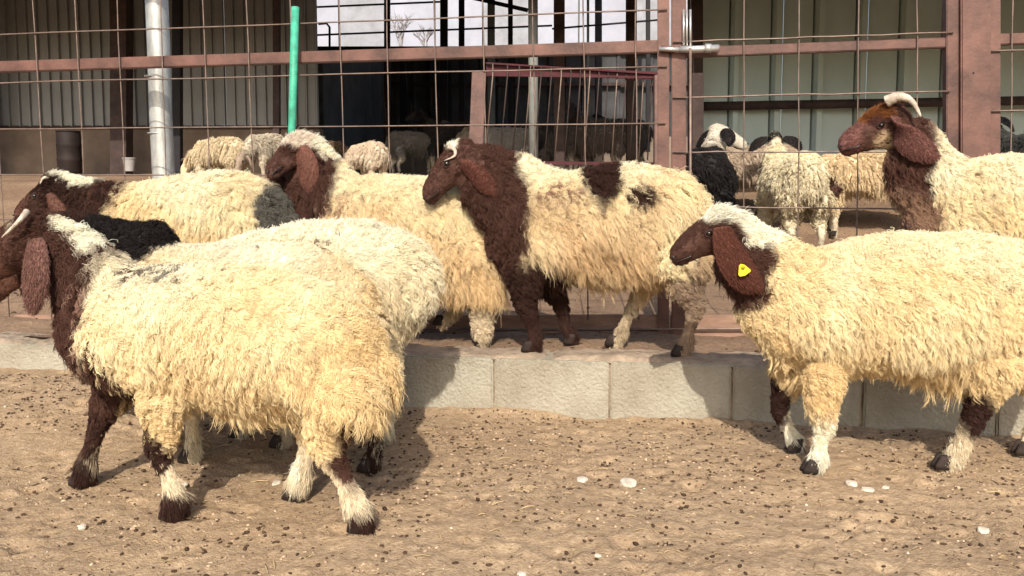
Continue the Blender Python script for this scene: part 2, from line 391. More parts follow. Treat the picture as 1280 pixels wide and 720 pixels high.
def kerb_dirt():
    S = np.arange(-4.2, 4.4, 0.014); T = np.linspace(0, 1, 12); V = []; 
    for s in S:
        n1 = float(vnoise(np.array([s]), np.array([0.0]), 5, 31)[0]); n2 = float(vnoise(np.array([s]), np.array([0.0]), 17, 32)[0]); n3 = float(vnoise(np.array([s]), np.array([0.]), 45, 34)[0])
        h = 0.016 + 0.016 * n1 + 0.012 * n2 + 0.006 * n3
        if n1 + 0.7 * n2 < -0.38: h *= 0.25
        h = max(h, 0.002)
        fr = 0.006 + 0.016 * (0.5 - n1) * 0.6 + 0.008 * n3
        for t in T:
            d = fr + (KD + 0.03 - fr) * t
            rr = float(vnoise(np.array([s]), np.array([d]), 60, 33)[0])
            prof = min(1, t * 9) * (1 - 0.2 * t) 
            z = 0.174 + h * prof + 0.008 * rr * prof
            V.append(K(s, d, z)[:])
    n = len(T); F = []
    for i in range(len(S) - 1):
        for j in range(n - 1):
            a = i * n + j; F.append((a, a + n, a + n + 1, a + 1))
    me = bpy.data.meshes.new('kerb_dirt'); me.from_pydata(V, [], F); me.update()
    me.polygons.foreach_set('use_smooth', np.ones(len(me.polygons), bool))
    o = link('kerb_dirt', me, M['dirt']); tag(o, 'dry dirt heaped along the top of the kerb', kind='stuff')
kerb_dirt()

# ================================================================ FENCE AND GATE
FC = 3.55
def Fp(px, py, off=0.0): return on_plane(px, py, FC + off)
def wob(a, b, n, amp, seed):
    r = random.Random(seed); a = Vector(a); b = Vector(b); out = []
    for i in range(n + 1):
        t = i / n; p = a.lerp(b, t)
        if 0 < i < n: p += Vector((r.uniform(-1, 1), r.uniform(-.3, .3), r.uniform(-1, 1))) * amp
        out.append(p)
    return out
def panel(label, rails, stiles, vert, horiz, seed):
    p0 = Fp(*rails[0][0]); t = thing('mesh_fence_panel', (p0.x, p0.y, 0.17), label, 'fence', 'red framed mesh fence panels along the pen')
    for (a, b, hpx) in rails:
        A, B = Fp(*a), Fp(*b); MB().bar(A, B, 0.04, hpx * A.y / FPX, 0.003).build('rail', M['red'], t)
    for (x0, x1) in stiles:
        xm = (x0 + x1) / 2; A, B = Fp(xm, -70, -0.004), Fp(xm, 424, -0.004); MB().bar(A, B, 0.05, (x1 - x0) * A.y / FPX, 0.003).build('stile', M['red'], t)
    for i, (a, b) in enumerate(vert):
        pts = wob(Fp(*a, -0.030), Fp(*b, -0.030), 8, 0.0022, seed + i)
        MB().tube(pts, 0.0028, 6).build('wire', M['wire'], t, shade=2)
    for i, (a, b) in enumerate(horiz):
        pts = wob(Fp(*a, -0.037), Fp(*b, -0.037), 12, 0.0022, seed + 50 + i)
        MB().tube(pts, 0.0031, 6).build('wire', M['wire'], t, shade=2)
    return t
def vline(x0, x200, y0=-70, y1=400):
    k = (x200 - x0) / 200; return ((x0 + k * y0, y0), (x0 + k * y1, y1))
vl = [(-66, -52), (-12, 0), (41, 53), (93, 104), (146, 155), (200, 207), (253, 261), (308, 316), (363, 369), (424, 430), (483, 487), (542, 548), (603, 608), (666, 669), (729, 732), (794, 796)]
hl = [(-18, -50), (44, 12), (104, 83), (162, 154), (218, 222), (274, 290), (332, 358)]
X0 = -260
def ext(y0, y1): return (X0, y0 - (y1 - y0) / 830 * 260 * 0.9)
left_panel = panel('long red framed wire mesh fence panel behind the row of walking sheep',
      [((X0, 92), (823, 58.5), 12.5), ((X0, -45), (823, -80), 12)], [(822, 836)],
      [vline(*v) for v in vl], [(ext(a, b), (834 if a < 110 else 832, b)) for a, b in hl], 100)
gate = panel('red framed mesh gate in front of the green grey shed wall', [((856, 66), (1182, 53.5), 12), ((856, -75), (1182, -88), 12)],
      [(839.5, 857), (1181, 1195.5)], [vline(*v) for v in [(930, 930), (999, 998), (1073, 1072), (1146.5, 1146)]],
      [((841, 52.5), (1192, 40.5)), ((841, 122), (1188, 114)), ((841, 190), (1188, 190)), ((841, 258), (1188, 262)), ((841, 326), (1188, 334))], 300)
gate.name = 'mesh_gate'; gate['category'] = 'gate'; del gate['group']
right_panel = panel('short red framed mesh fence panel past the wide post, behind the adult sheep',
      [((1246, 50), (1560, 38), 13), ((1246, -90), (1560, -103), 13)], [(1232.5, 1247)],
      [vline(*v) for v in [(1266, 1263), (1332, 1328), (1400, 1395), (1470, 1463)]],
      [((1235, 64), (1560, 54)), ((1235, 139), (1560, 137)), ((1235, 212), (1560, 214)), ((1235, 285), (1560, 292))], 500)
pp = Fp(1214, 300)
post = thing('fence_post', (pp.x, pp.y, 0.17), 'wide red square steel post between the gate and the short panel', 'post')
MB().bar(Fp(1214, -90), Fp(1214, 424), 0.10, 34 * pp.y / FPX, 0.005).build('post_tube', M['red'], post)
for y in (91,): MB().tube([Fp(1217, y, -0.054), Fp(1217, y, -0.046)], 0.003, 8).build('bolt', M['black'], post)
# bottom kick plates along the fence
kick = thing('kick_plate', (Fp(600, 410).x, Fp(600, 410).y, 0.17), 'dusty reddish bottom boards along the foot of the fence', 'board')
for (ya, yb, hh) in ((402, 402, 17), (419, 419.5, 12)):
    for xa, xb in ((X0, 190), (192, 520), (522, 836), (838, 1196), (1232, 1560)):
        A, B = Fp(xa, ya, 0.005), Fp(xb, yb, 0.005); MB().bar(A, B, 0.03, hh * A.y / FPX, 0.003).build('board', M['red_dusty'], kick)
MB().tube(wob(Fp(X0, 411, -0.03), Fp(1500, 411.5, -0.03), 14, 0.001, 77), 0.004, 6).build('wire', M['wire'], kick, shade=2)
# latch
lt = thing('gate_latch', Fp(860, 62, -0.06), 'zinc bolt latch with upright handle holding the gate shut', 'latch')
MB().tube([Fp(826, 61, -0.045), Fp(843, 62, -0.045)], 0.013, 10).build('bolt_keeper', M['red'], lt, shade=2)
MB().tube([Fp(824, 61, -0.05), Fp(850, 62, -0.055)], [0.009, 0.010], 10).build('bolt_end', M['galv_new'], lt, shade=2)
MB().tube([Fp(850, 61.5, -0.055), Fp(868, 61.5, -0.055), Fp(899, 60, -0.055)], 0.0135, 12).build('bolt', M['galv_new'], lt, shade=2)
MB().tube([Fp(881, 60.5, -0.055), Fp(889, 60.5, -0.055)], 0.018, 12).build('collar', M['galv'], lt, shade=2)
for x in (854.5, 858.5, 863): MB().tube([Fp(x, 12, -0.05), Fp(x, 57, -0.055)], 0.0045, 8).build('handle_rod', M['galv_new'], lt, shade=2)
MB().tube([Fp(863, 60, -0.07), Fp(863, 400, -0.045)], 0.0055, 8).build('drop_rod', M['wire'], lt, shade=2)

# galvanised pole and green pipe
b0 = on_plane(208, 330, 3.78)
pole = thing('galvanised_pole', (b0.x, b0.y, 0.17), 'thick weathered galvanised pole leaning slightly behind the mesh', 'pole')
top = on_plane(190, -130, 3.78); bot = on_plane(213, 420, 3.78)
MB().tube(wob(top, bot, 6, 0.002, 5), 13.5 * top.y / FPX * 0.99, 24).build('pipe', M['galv'], pole, shade=2)
for y in (95, 166):
    c0 = on_plane(191.0 + (y + 0) * 0.052, y, 3.78); MB().tube([c0, c0 + Vector((0, 0, -0.006))], 14.3 * c0.y / FPX, 24).build('pipe_joint', M['galv'], pole, shade=2)
gp = on_plane(364, 160, 3.47)
gr = thing('green_pipe', (gp.x, gp.y, 0.3), 'bright green plastic pipe standing upright against the mesh', 'pipe')
ga = on_plane(369, 9, 3.49); gb = on_plane(359, 400, 3.44)
MB().tube([ga, ga.lerp(gb, .3), gb], 4.9 * gp.y / FPX, 16).build('pipe', M['green'], gr, shade=2)
MB().tube([ga + Vector((0, 0, 0.0005)), ga + Vector((0, 0, 0.002))], 3.6 * gp.y / FPX, 12).build('pipe_end', M['white'], gr)

# ================================================================ SHEDS BEHIND
def upright(name, x, y0, y1, dist, wpx, m, label, cat='post', group=None, x2=None, round_=False):
    A = at_y(x, y0, dist); B = at_y(x if x2 is None else x2, y1, dist)
    t = thing(name, (B.x, B.y, B.z), label, cat, group)
    w = wpx * dist / FPX
    if round_: MB().tube([A, B], w / 2, 14).build('shaft', m, t, shade=2)
    else: MB().bar(A, B, w, w, 0.003, side=Vector((0, 1, 0))).build('shaft', m, t)
    return t
def corrugated(name, x0, x1, z0, z1, y, pitch, depth, m, parent, sharp=False, ysl=0.0):
    """Ribbed sheet facing the camera between x0 and x1; real relief, solid thickness."""
    n = max(2, int((x1 - x0) / pitch)); prof = []
    for i in range(n):
        xa = x0 + (x1 - x0) * i / n; p = (x1 - x0) / n
        if sharp:
            for u, d in ((0, 0), (0.70, 0), (0.705, depth * .8), (0.745, depth * .8), (0.75, 0), (0.80, -depth), (0.92, -depth), (0.96, 0)): prof.append((xa + u * p, d))
        else:
            for k in range(6):
                u = k / 6; prof.append((xa + u * p, depth * 0.5 * math.cos(u * 2 * math.pi)))
    prof.append((x1, 0 if sharp else depth * 0.5))
    V = []; F = []
    for (x, d) in prof:
        yy = y + ysl * (x - x0)
        V += [(x, yy + d, z0), (x, yy + d, z1), (x, yy + d + 0.003, z1), (x, yy + d + 0.003, z0)]
    for i in range(len(prof) - 1):
        a = 4 * i; b = a + 4
        F += [(a, b, b + 1, a + 1), (a + 1, b + 1, b + 2, a + 2), (a + 2, b + 2, b + 3, a + 3), (a + 3, b + 3, b, a)]
    inv = parent.matrix_basis.inverted() if parent else Matrix()
    V = [(inv @ Vector(v))[:] for v in V]
    me = bpy.data.meshes.new(name); me.from_pydata(V, [], F); me.update()
    return link(name, me, m, parent)
def H(py, dist): return at_y(640, py, dist).z
def Xx(px, dist): return at_y(px, 200, dist).x

# left shed: grey corrugated wall on a plaster base
d = 9.5
ls = thing('grey_shed_wall', (Xx(200, d), d, 1.0), 'grey corrugated sheet wall on a low plaster base at the back of the pen', 'wall')
xs_l = [Xx(-260, d), Xx(-60, d), Xx(160, d), Xx(285, d), Xx(400, d)]
for a, b in zip(xs_l, xs_l[1:]):
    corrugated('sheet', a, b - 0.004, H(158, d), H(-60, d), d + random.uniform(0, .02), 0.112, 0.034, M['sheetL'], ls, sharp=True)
MB().box((xs_l[0], d + 0.01, 0.7), (xs_l[-1], d + 0.2, H(160, d))).build('plaster_base', M['plaster'], ls)
MB().box((xs_l[0], d - 0.02, H(161, d)), (xs_l[-1], d + 0.05, H(157, d))).build('ledge', M['darkpost'], ls)
for i, (x, w, m_, lab) in enumerate([(-20, 20, 'darkpost', 'dark brown post at the outer end of the grey shed wall'), (152, 20, 'darkpost', 'broad dark brown post against the grey corrugated wall beside the pole'), (222, 10, 'black', 'thin black post just right of the galvanised pole'), (346, 8, 'darkpost', 'slim brown pipe post near the green pipe')]):
    upright('shed_post', x, -60, 232, 9.2 - 0.1 * i, w, M[m_], lab, group=None)
# middle dark shed
d2 = 15.5
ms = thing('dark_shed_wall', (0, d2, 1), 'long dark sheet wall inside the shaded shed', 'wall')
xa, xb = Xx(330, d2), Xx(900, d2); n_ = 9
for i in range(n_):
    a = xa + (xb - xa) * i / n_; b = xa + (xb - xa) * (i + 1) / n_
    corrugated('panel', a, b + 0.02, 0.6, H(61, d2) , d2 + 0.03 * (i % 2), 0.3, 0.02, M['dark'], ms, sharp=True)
MB().box((xa, d2 - 0.1, H(66, d2)), (xb, d2 - 0.02, H(59, d2))).build('rail', M['black'], ms)
MB().box((xa, d2 - 0.3, 0.9), (xb, d2 - 0.06, H(172, d2))).build('plinth', M['plaster'], ms)
MB().box((xa, d2 - 0.12, H(108, d2)), (xb, d2 - 0.05, H(104, d2))).build('rail', M['darkpost'], ms)
for x in (395, 440, 505, 560): upright('dark_pillar', x, 62, 190, 15.2, 9, M['black'], {395: 'dark pillar in the shed behind the left end of the white wall', 440: 'dark pillar in the shed above the far grazing sheep', 505: 'dark pillar in the shed above the brown horned head', 560: 'dark pillar in the shed left of the red rack'}[x])
# shed side end wall for depth
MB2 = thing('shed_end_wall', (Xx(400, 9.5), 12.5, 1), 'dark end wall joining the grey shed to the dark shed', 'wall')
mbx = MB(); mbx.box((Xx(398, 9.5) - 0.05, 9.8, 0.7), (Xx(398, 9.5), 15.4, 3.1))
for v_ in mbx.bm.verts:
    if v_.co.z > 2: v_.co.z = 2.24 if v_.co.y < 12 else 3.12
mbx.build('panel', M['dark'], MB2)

# white building beyond
d3 = 26.0
wb = thing('white_building', (0, d3, 0.5), 'bright white panelled building beyond the dark shed', 'building')
xa, xb = Xx(250, d3), Xx(960, d3); n_ = 12
for i in range(n_):
    a = xa + (xb - xa) * i / n_; b = xa + (xb - xa) * (i + 1) / n_
    MB().box((a, d3 + random.uniform(0, .05), 0.4), (b - 0.05, d3 + 0.35, H(-60, d3))).build('panel', M['white'] if i % 3 else M['white_worn'], wb)
MB().box((xa, d3 + 0.3, 0.4), (xb, d3 + 4, H(-55, d3))).build('body', M['greypost'], wb)
def bare_shrub(px, dist, hpx, seed, label):
    r = random.Random(seed); base = at_y(px, 70, dist); t = thing('bare_shrub', base, label, 'shrub'); mb = MB()
    def grow(p, d, L, w, n):
        q = p + d * L; mb.tube([p, (p + q) / 2 + Vector((r.uniform(-.05, .05), 0, 0)) * L, q], [w, w * .85, w * .6], 5)
        if n:
            for _ in range(3): grow(p.lerp(q, r.uniform(.55, 1)), (d + Vector((r.uniform(-.8, .8), r.uniform(-.4, .4), r.uniform(-.1, .5)))).normalized(), L * r.uniform(.5, .8), w * .6, n - 1)
    for _ in range(3): grow(base, Vector((r.uniform(-.4, .4), 0, 1)).normalized(), hpx * dist / FPX * .42, .028, 3)
    mb.build('branches', M['twig'], t, shade=2)
M['twig'] = mat('pale_twig', (0.27, 0.25, 0.25), 0.9, 0.1, 5)
bare_shrub(505, 23, 60, 3, 'bare pale shrub in front of the white building, between the first posts')
bare_shrub(532, 24, 46, 5, 'smaller bare shrub in front of the white building beside the thick black post')
# black frames seen against the white
for x, w, dist, m_, lab in [(484, 7, 12.5, 'darkpost', 'thin brown post against the white wall, leftmost of its row'), (555, 9, 13, 'black', 'black post against the white wall, second of the row'), (577, 7, 13.3, 'black', 'black post against the white wall, just right of a thicker one'),
        (614, 9, 14, 'greypost', 'slim grey post against the white wall left of the last black one'), (638, 6, 13, 'black', 'thin black post against the white wall beside the grey green pole'),
        (748, 8, 14, 'black', 'black post against the white wall right of the brown posts'), (735, 3, 14.2, 'greypost', 'very thin rod against the white wall between brown and black posts'), (810, 5, 14.2, 'black', 'thin dark post at the end of the white wall beside the fence stile')]:
    upright('shed_post', x, -60, 190, dist, w, M[m_], lab)
def hbar(name, xa, ya, xb, yb, dist, th, m, label, cat='rail'):
    A, B = at_y(xa, ya, dist), at_y(xb, yb, dist); t = thing(name, A.lerp(B, .5), label, cat)
    MB().tube([A, B], th * dist / FPX / 2, 8).build('pipe', m, t, shade=2)
hbar('rail_pipe', 392, 44, 690, 32, 13.2, 2.4, M['black'], 'thin dark rail crossing the white wall, lower of two')
hbar('rail_pipe', 392, 9, 556, 2, 13.25, 2.4, M['black'], 'thin dark rail crossing the white wall near the top edge')
hbar('rail_pipe', 690, 36, 822, 25, 13.4, 2.4, M['black'], 'thin dark rail right of the grey green pole')
hbar('rail_pipe', 590, -3, 660, 13, 13.4, 5, M['black'], 'dark sloping brace under the shed roof')
# street-lamp like hooked rod against the white wall
lp = at_y(412, 62, 13.0); t = thing('hooked_rod', lp, 'small dark hooked rod against the white wall', 'rod')
MB().tube([at_y(412, 64, 13), at_y(412, 34, 13), at_y(408, 29, 13), at_y(398, 30, 13)], 0.018, 6).build('rod', M['black'], t, shade=2)
# nearer posts in the middle
upright('pen_pole', 666, -60, 228, 6.6, 12, M['greypost'], 'grey green round pole standing inside the hay rack', 'pole', round_=True, x2=667)
upright('pen_post', 699, -60, 225, 7.6, 13, M['darkpost'], 'brown square post behind the hay rack', 'post')
upright('pen_post', 789, -60, 215, 7.8, 12, M['darkpost'], 'brown square post behind the rods, near the gate', 'post')
# hay rack
hr = thing('hay_rack', at_y(700, 230, 5.4), 'leaning red hay rack with thin slanted rods', 'rack')
def Hy(px, py, dd=0.0): return at_y(px, py, 5.4 + dd)
mb = MB(); A, B = Hy(599, 91, -0.1), Hy(593, 232, -0.15); mb.bar(A, B, 0.06, 0.085, 0.004, side=Vector((0, 1, 0))); mb.build('upright', M['red'], hr)
mb = MB(); mb.bar(Hy(822, 95, 0.5), Hy(822, 232, 0.4), 0.06, 0.05, 0.004, side=Vector((0, 1, 0))); mb.build('upright', M['red'], hr)
rd = mat('dull_red_rail', (0.085, 0.025, 0.028), 0.7, 0.1, 10)
mb = MB(); mb.bar(Hy(608, 79), Hy(832, 93, 0.6), 0.02, 0.010, 0, side=Vector((0, 1, 0))); mb.build('rail', rd, hr)
mb = MB(); mb.bar(Hy(608, 94, -.02), Hy(832, 97, 0.58), 0.02, 0.012, 0, side=Vector((0, 1, 0))); mb.build('rail', rd, hr)
mb = MB(); mb.bar(Hy(608, 87, 0.02), Hy(832, 95, 0.62), 0.006, 0.055, 0, side=Vector((0, 1, 0))); mb.build('back_plate', rd, hr)
for i in range(17):
    t_ = i / 16; xt = 616 + (815 - 616) * t_ ** 0.86; lean = 7 - 3 * t_
    MB().tube([Hy(xt, 80 + 14 * t_, -0.01 + .6 * t_), Hy(xt, 94 + 3 * t_, -.04 + .6 * t_), Hy(xt - lean * 1.4, 200, -0.04 + .6 * t_)], 0.0045, 6).build('rod', M['darkpost'] if i % 3 else M['wire'], hr, shade=2)
mb = MB(); mb.bar(Hy(596, 203, -.04), Hy(832, 205, 0.55), 0.03, 0.02, 0, side=Vector((0, 1, 0))); mb.build('rail', rd, hr)

# right shed wall, green grey ribbed
d4 = 7.4; sl4 = -0.10
rs = thing('green_grey_shed_wall', (Xx(1050, d4), d4, 0.5), 'green grey ribbed sheet wall behind the gate', 'wall')
xa = Xx(872, d4); pw = 33 * d4 / FPX
for i in range(0, 9):
    a = xa + i * pw * 3
    corrugated('sheet', a, a + pw * 3 - 0.003, 0.35, H(-60, d4), d4 + sl4 * (i * pw * 3), pw, 0.06, M['sheetR'], rs, sharp=True, ysl=sl4)
hb0, hb1 = at_y(872, 133, d4 - 0.1), at_y(1500, 122, 6.75)
MB().tube([hb0, hb1], 0.037, 10).build('pipe_rail', M['darkpost'], rs, shade=2)
upright('shed_post', 869, -60, 260, 7.2, 16, M['darkpost'], 'dark brown post at the near end of the green grey wall')
upright('stub_post', 871, 92, 262, 6.6, 14, M['darkpost'], 'shorter dark stub post in front of the green grey wall end')
# roof (out of the picture above) that shades the sheds
def roof(name, x0, x1, y0, y1, z0, z1, label):
    t = thing(name, ((x0 + x1) / 2, y0, z0), label, 'roof')
    V = [(x0, y0, z0), (x1, y0, z0), (x1, y1, z1), (x0, y1, z1)]; V += [(x, y, z + 0.05) for x, y, z in V]
    F = [(0, 1, 2, 3), (7, 6, 5, 4), (0, 4, 5, 1), (1, 5, 6, 2), (2, 6, 7, 3), (3, 7, 4, 0)]
    inv = t.matrix_basis.inverted(); me = bpy.data.meshes.new('sheet'); me.from_pydata([(inv @ Vector(v))[:] for v in V], [], F); me.update(); link('sheet', me, M['roof'], t)
roof('shed_roof', -8, -1.95, 7.3, 16.5, 2.58, 4.56, 'dark roof sheet over the grey corrugated shed wall')
roof('shed_roof', -1.94, 1.45, 6.1, 16.5, 2.2, 4.5, 'dark roof sheet over the long shaded shed')
roof('shed_roof', 1.46, 7, 5.3, 8, 2.0, 2.6, 'dark roof sheet over the green grey shed wall')

# barrel and bucket
bp_ = at_y(87, 205, 8.9)
bar_ = thing('barrel', (bp_.x, bp_.y, bp_.z), 'dark barrel against the plaster base of the grey wall', 'barrel')
mb = MB(); r0 = 14 * 8.9 / FPX; zt = at_y(87, 165, 8.9).z
mb.tube([Vector((bp_.x, 8.9, bp_.z - 0.1 + (zt - bp_.z + 0.1) * t_)) for t_ in (0, .05, .3, .33, .36, .65, .68, .71, .97, 1)], [r0 * k for k in (.95, 1, 1, 1.05, 1, 1, 1.05, 1, 1, .93)], 24); mb.build('drum', M['barrel'], bar_, shade=2)
mb = MB(); mb.tube([Vector((bp_.x, 8.9, zt)), Vector((bp_.x, 8.9, zt + 0.012))], r0 * 1.02, 24); mb.build('rim', M['barrel'], bar_)
bk = at_y(162, 214, 8.4)
buc = thing('bucket', (bk.x, bk.y, bk.z), 'small grey bucket beside the broad brown post', 'bucket')
mb = MB(); zt = at_y(162, 197, 8.4).z; mb.tube([Vector((bk.x, 8.4, bk.z)), Vector((bk.x, 8.4, zt))], [0.045, 0.06], 18, cap=False); mb.build('pail', M['bucket'], buc, shade=2)
mb = MB(); mb.tube([Vector((bk.x, 8.4, zt - .012)), Vector((bk.x, 8.4, zt))], 0.064, 18); mb.build('rim', M['bucket'], buc)


# ================================================================ SHEEP
BROWN = (0.082, 0.038, 0.027); DBROWN = (0.045, 0.021, 0.015); BLACK = (0.018, 0.014, 0.013); RUST = (0.23, 0.085, 0.028)
CREAM = (0.86, 0.735, 0.475); TAN = (0.76, 0.575, 0.31); WHITE = (0.87, 0.81, 0.63); GREY = (0.24, 0.21, 0.17); FACE = (0.125, 0.058, 0.041)

class Sheep:
    """Side plane y = c - t*x; forward is to the left unless flip; local frame: +u forward, +v the animal's left."""
    def __init__(s, x0px, c, gz, t=TILT, fwd=-1):
        s.c, s.t, s.fwd = c, t, fwd
        p = on_plane(x0px, 400, c, t)
        e = Vector((1, -t, 0)).normalized()
        s.root = Vector((p.x, p.y, gz)); s.yaw = math.atan2(e.y * fwd, e.x * fwd)
        s.k = p.y / FPX                                    # metres per pixel at the plane
        s.M = Matrix.Translation(s.root) @ Matrix.Rotation(s.yaw, 4, 'Z'); s.Mi = s.M.inverted()
        s.near = 1 if fwd < 0 else -1
    def L(s, px, py, v=0.0):
        """local point seen at (px, py) in the side plane pushed v metres toward the camera"""
        off = -v * math.sqrt(1 + s.t * s.t)
        return s.Mi @ on_plane(px, py, s.c + off, s.t)

def frame(t):
    t = t.normalized(); y = Vector((0, 1, 0)); n = t.cross(y)
    if n.length < 1e-4: n = Vector((0, 0, 1))
    n.normalize(); return n, n.cross(t).normalized()
def sweep(bm, pts, rn, rl, n=16, tang=None):
    """closed tube through pts with in-plane radius rn and lateral radius rl, rounded ends"""
    pts = [Vector(p) for p in pts]; rings = []
    # densify with catmull-rom
    P = []; A = []; B = []
    m = len(pts)
    for i in range(m - 1):
        p0, p1, p2, p3 = pts[max(i - 1, 0)], pts[i], pts[i + 1], pts[min(i + 2, m - 1)]
        for k in range(4):
            u = k / 4; u2, u3 = u * u, u * u * u
            P.append(0.5 * ((2 * p1) + (p2 - p0) * u + (2 * p0 - 5 * p1 + 4 * p2 - p3) * u2 + (3 * p1 - p0 - 3 * p2 + p3) * u3))
            w = u * u * (3 - 2 * u); A.append(rn[i] * (1 - w) + rn[i + 1] * w); B.append(rl[i] * (1 - w) + rl[i + 1] * w)
    P.append(pts[-1]); A.append(rn[-1]); B.append(rl[-1])
    T = [(P[min(i + 1, len(P) - 1)] - P[max(i - 1, 0)]).normalized() for i in range(len(P))]
    # round caps
    def cap(p, t, a, b, sgn):
        out = []
        for q in (0.5, 0.8, 0.95):
            out.append((p + t * sgn * min(a, b) * q, a * math.sqrt(1 - q * q), b * math.sqrt(1 - q * q), t))
        return out
    seq = cap(P[0], T[0], A[0], B[0], -1)[::-1] + [(P[i], A[i], B[i], T[i]) for i in range(len(P))] + cap(P[-1], T[-1], A[-1], B[-1], 1)
    for p, a, b, t in seq:
        nn, ll = frame(t)
        rings.append([bm.verts.new(p + nn * math.cos(k * 2 * math.pi / n) * a + ll * math.sin(k * 2 * math.pi / n) * b) for k in range(n)])
    for a, b in zip(rings, rings[1:]):
        for k in range(n): bm.faces.new((a[k], a[(k + 1) % n], b[(k + 1) % n], b[k]))
    bm.faces.new(rings[0][::-1]); bm.faces.new(rings[-1])

def fused(bm, voxel, iters):
    """union of overlapping closed shapes as one continuous smooth mesh"""
    bmesh.ops.recalc_face_normals(bm, faces=bm.faces[:])
    me = bpy.data.meshes.new('tmp'); bm.to_mesh(me); bm.free()
    o = bpy.data.objects.new('tmp', me); COL.objects.link(o)
    m = o.modifiers.new('r', 'REMESH'); m.mode = 'VOXEL'; m.voxel_size = voxel; m.use_smooth_shade = True
    s = o.modifiers.new('s', 'SMOOTH'); s.iterations = iters; s.factor = 0.6
    dg = bpy.context.evaluated_depsgraph_get(); ev = o.evaluated_get(dg)
    out = bpy.data.meshes.new_from_object(ev, preserve_all_data_layers=False, depsgraph=dg)
    bpy.data.objects.remove(o); bpy.data.meshes.remove(me)
    return out

def hash_noise(P, sc, seed):
    return (vnoise(P[:, 0] + 0.37 * P[:, 2], P[:, 2] + 0.53 * P[:, 1], sc, seed) + vnoise(P[:, 1] + 5, P[:, 2] - 0.4 * P[:, 0], sc, seed + 1))

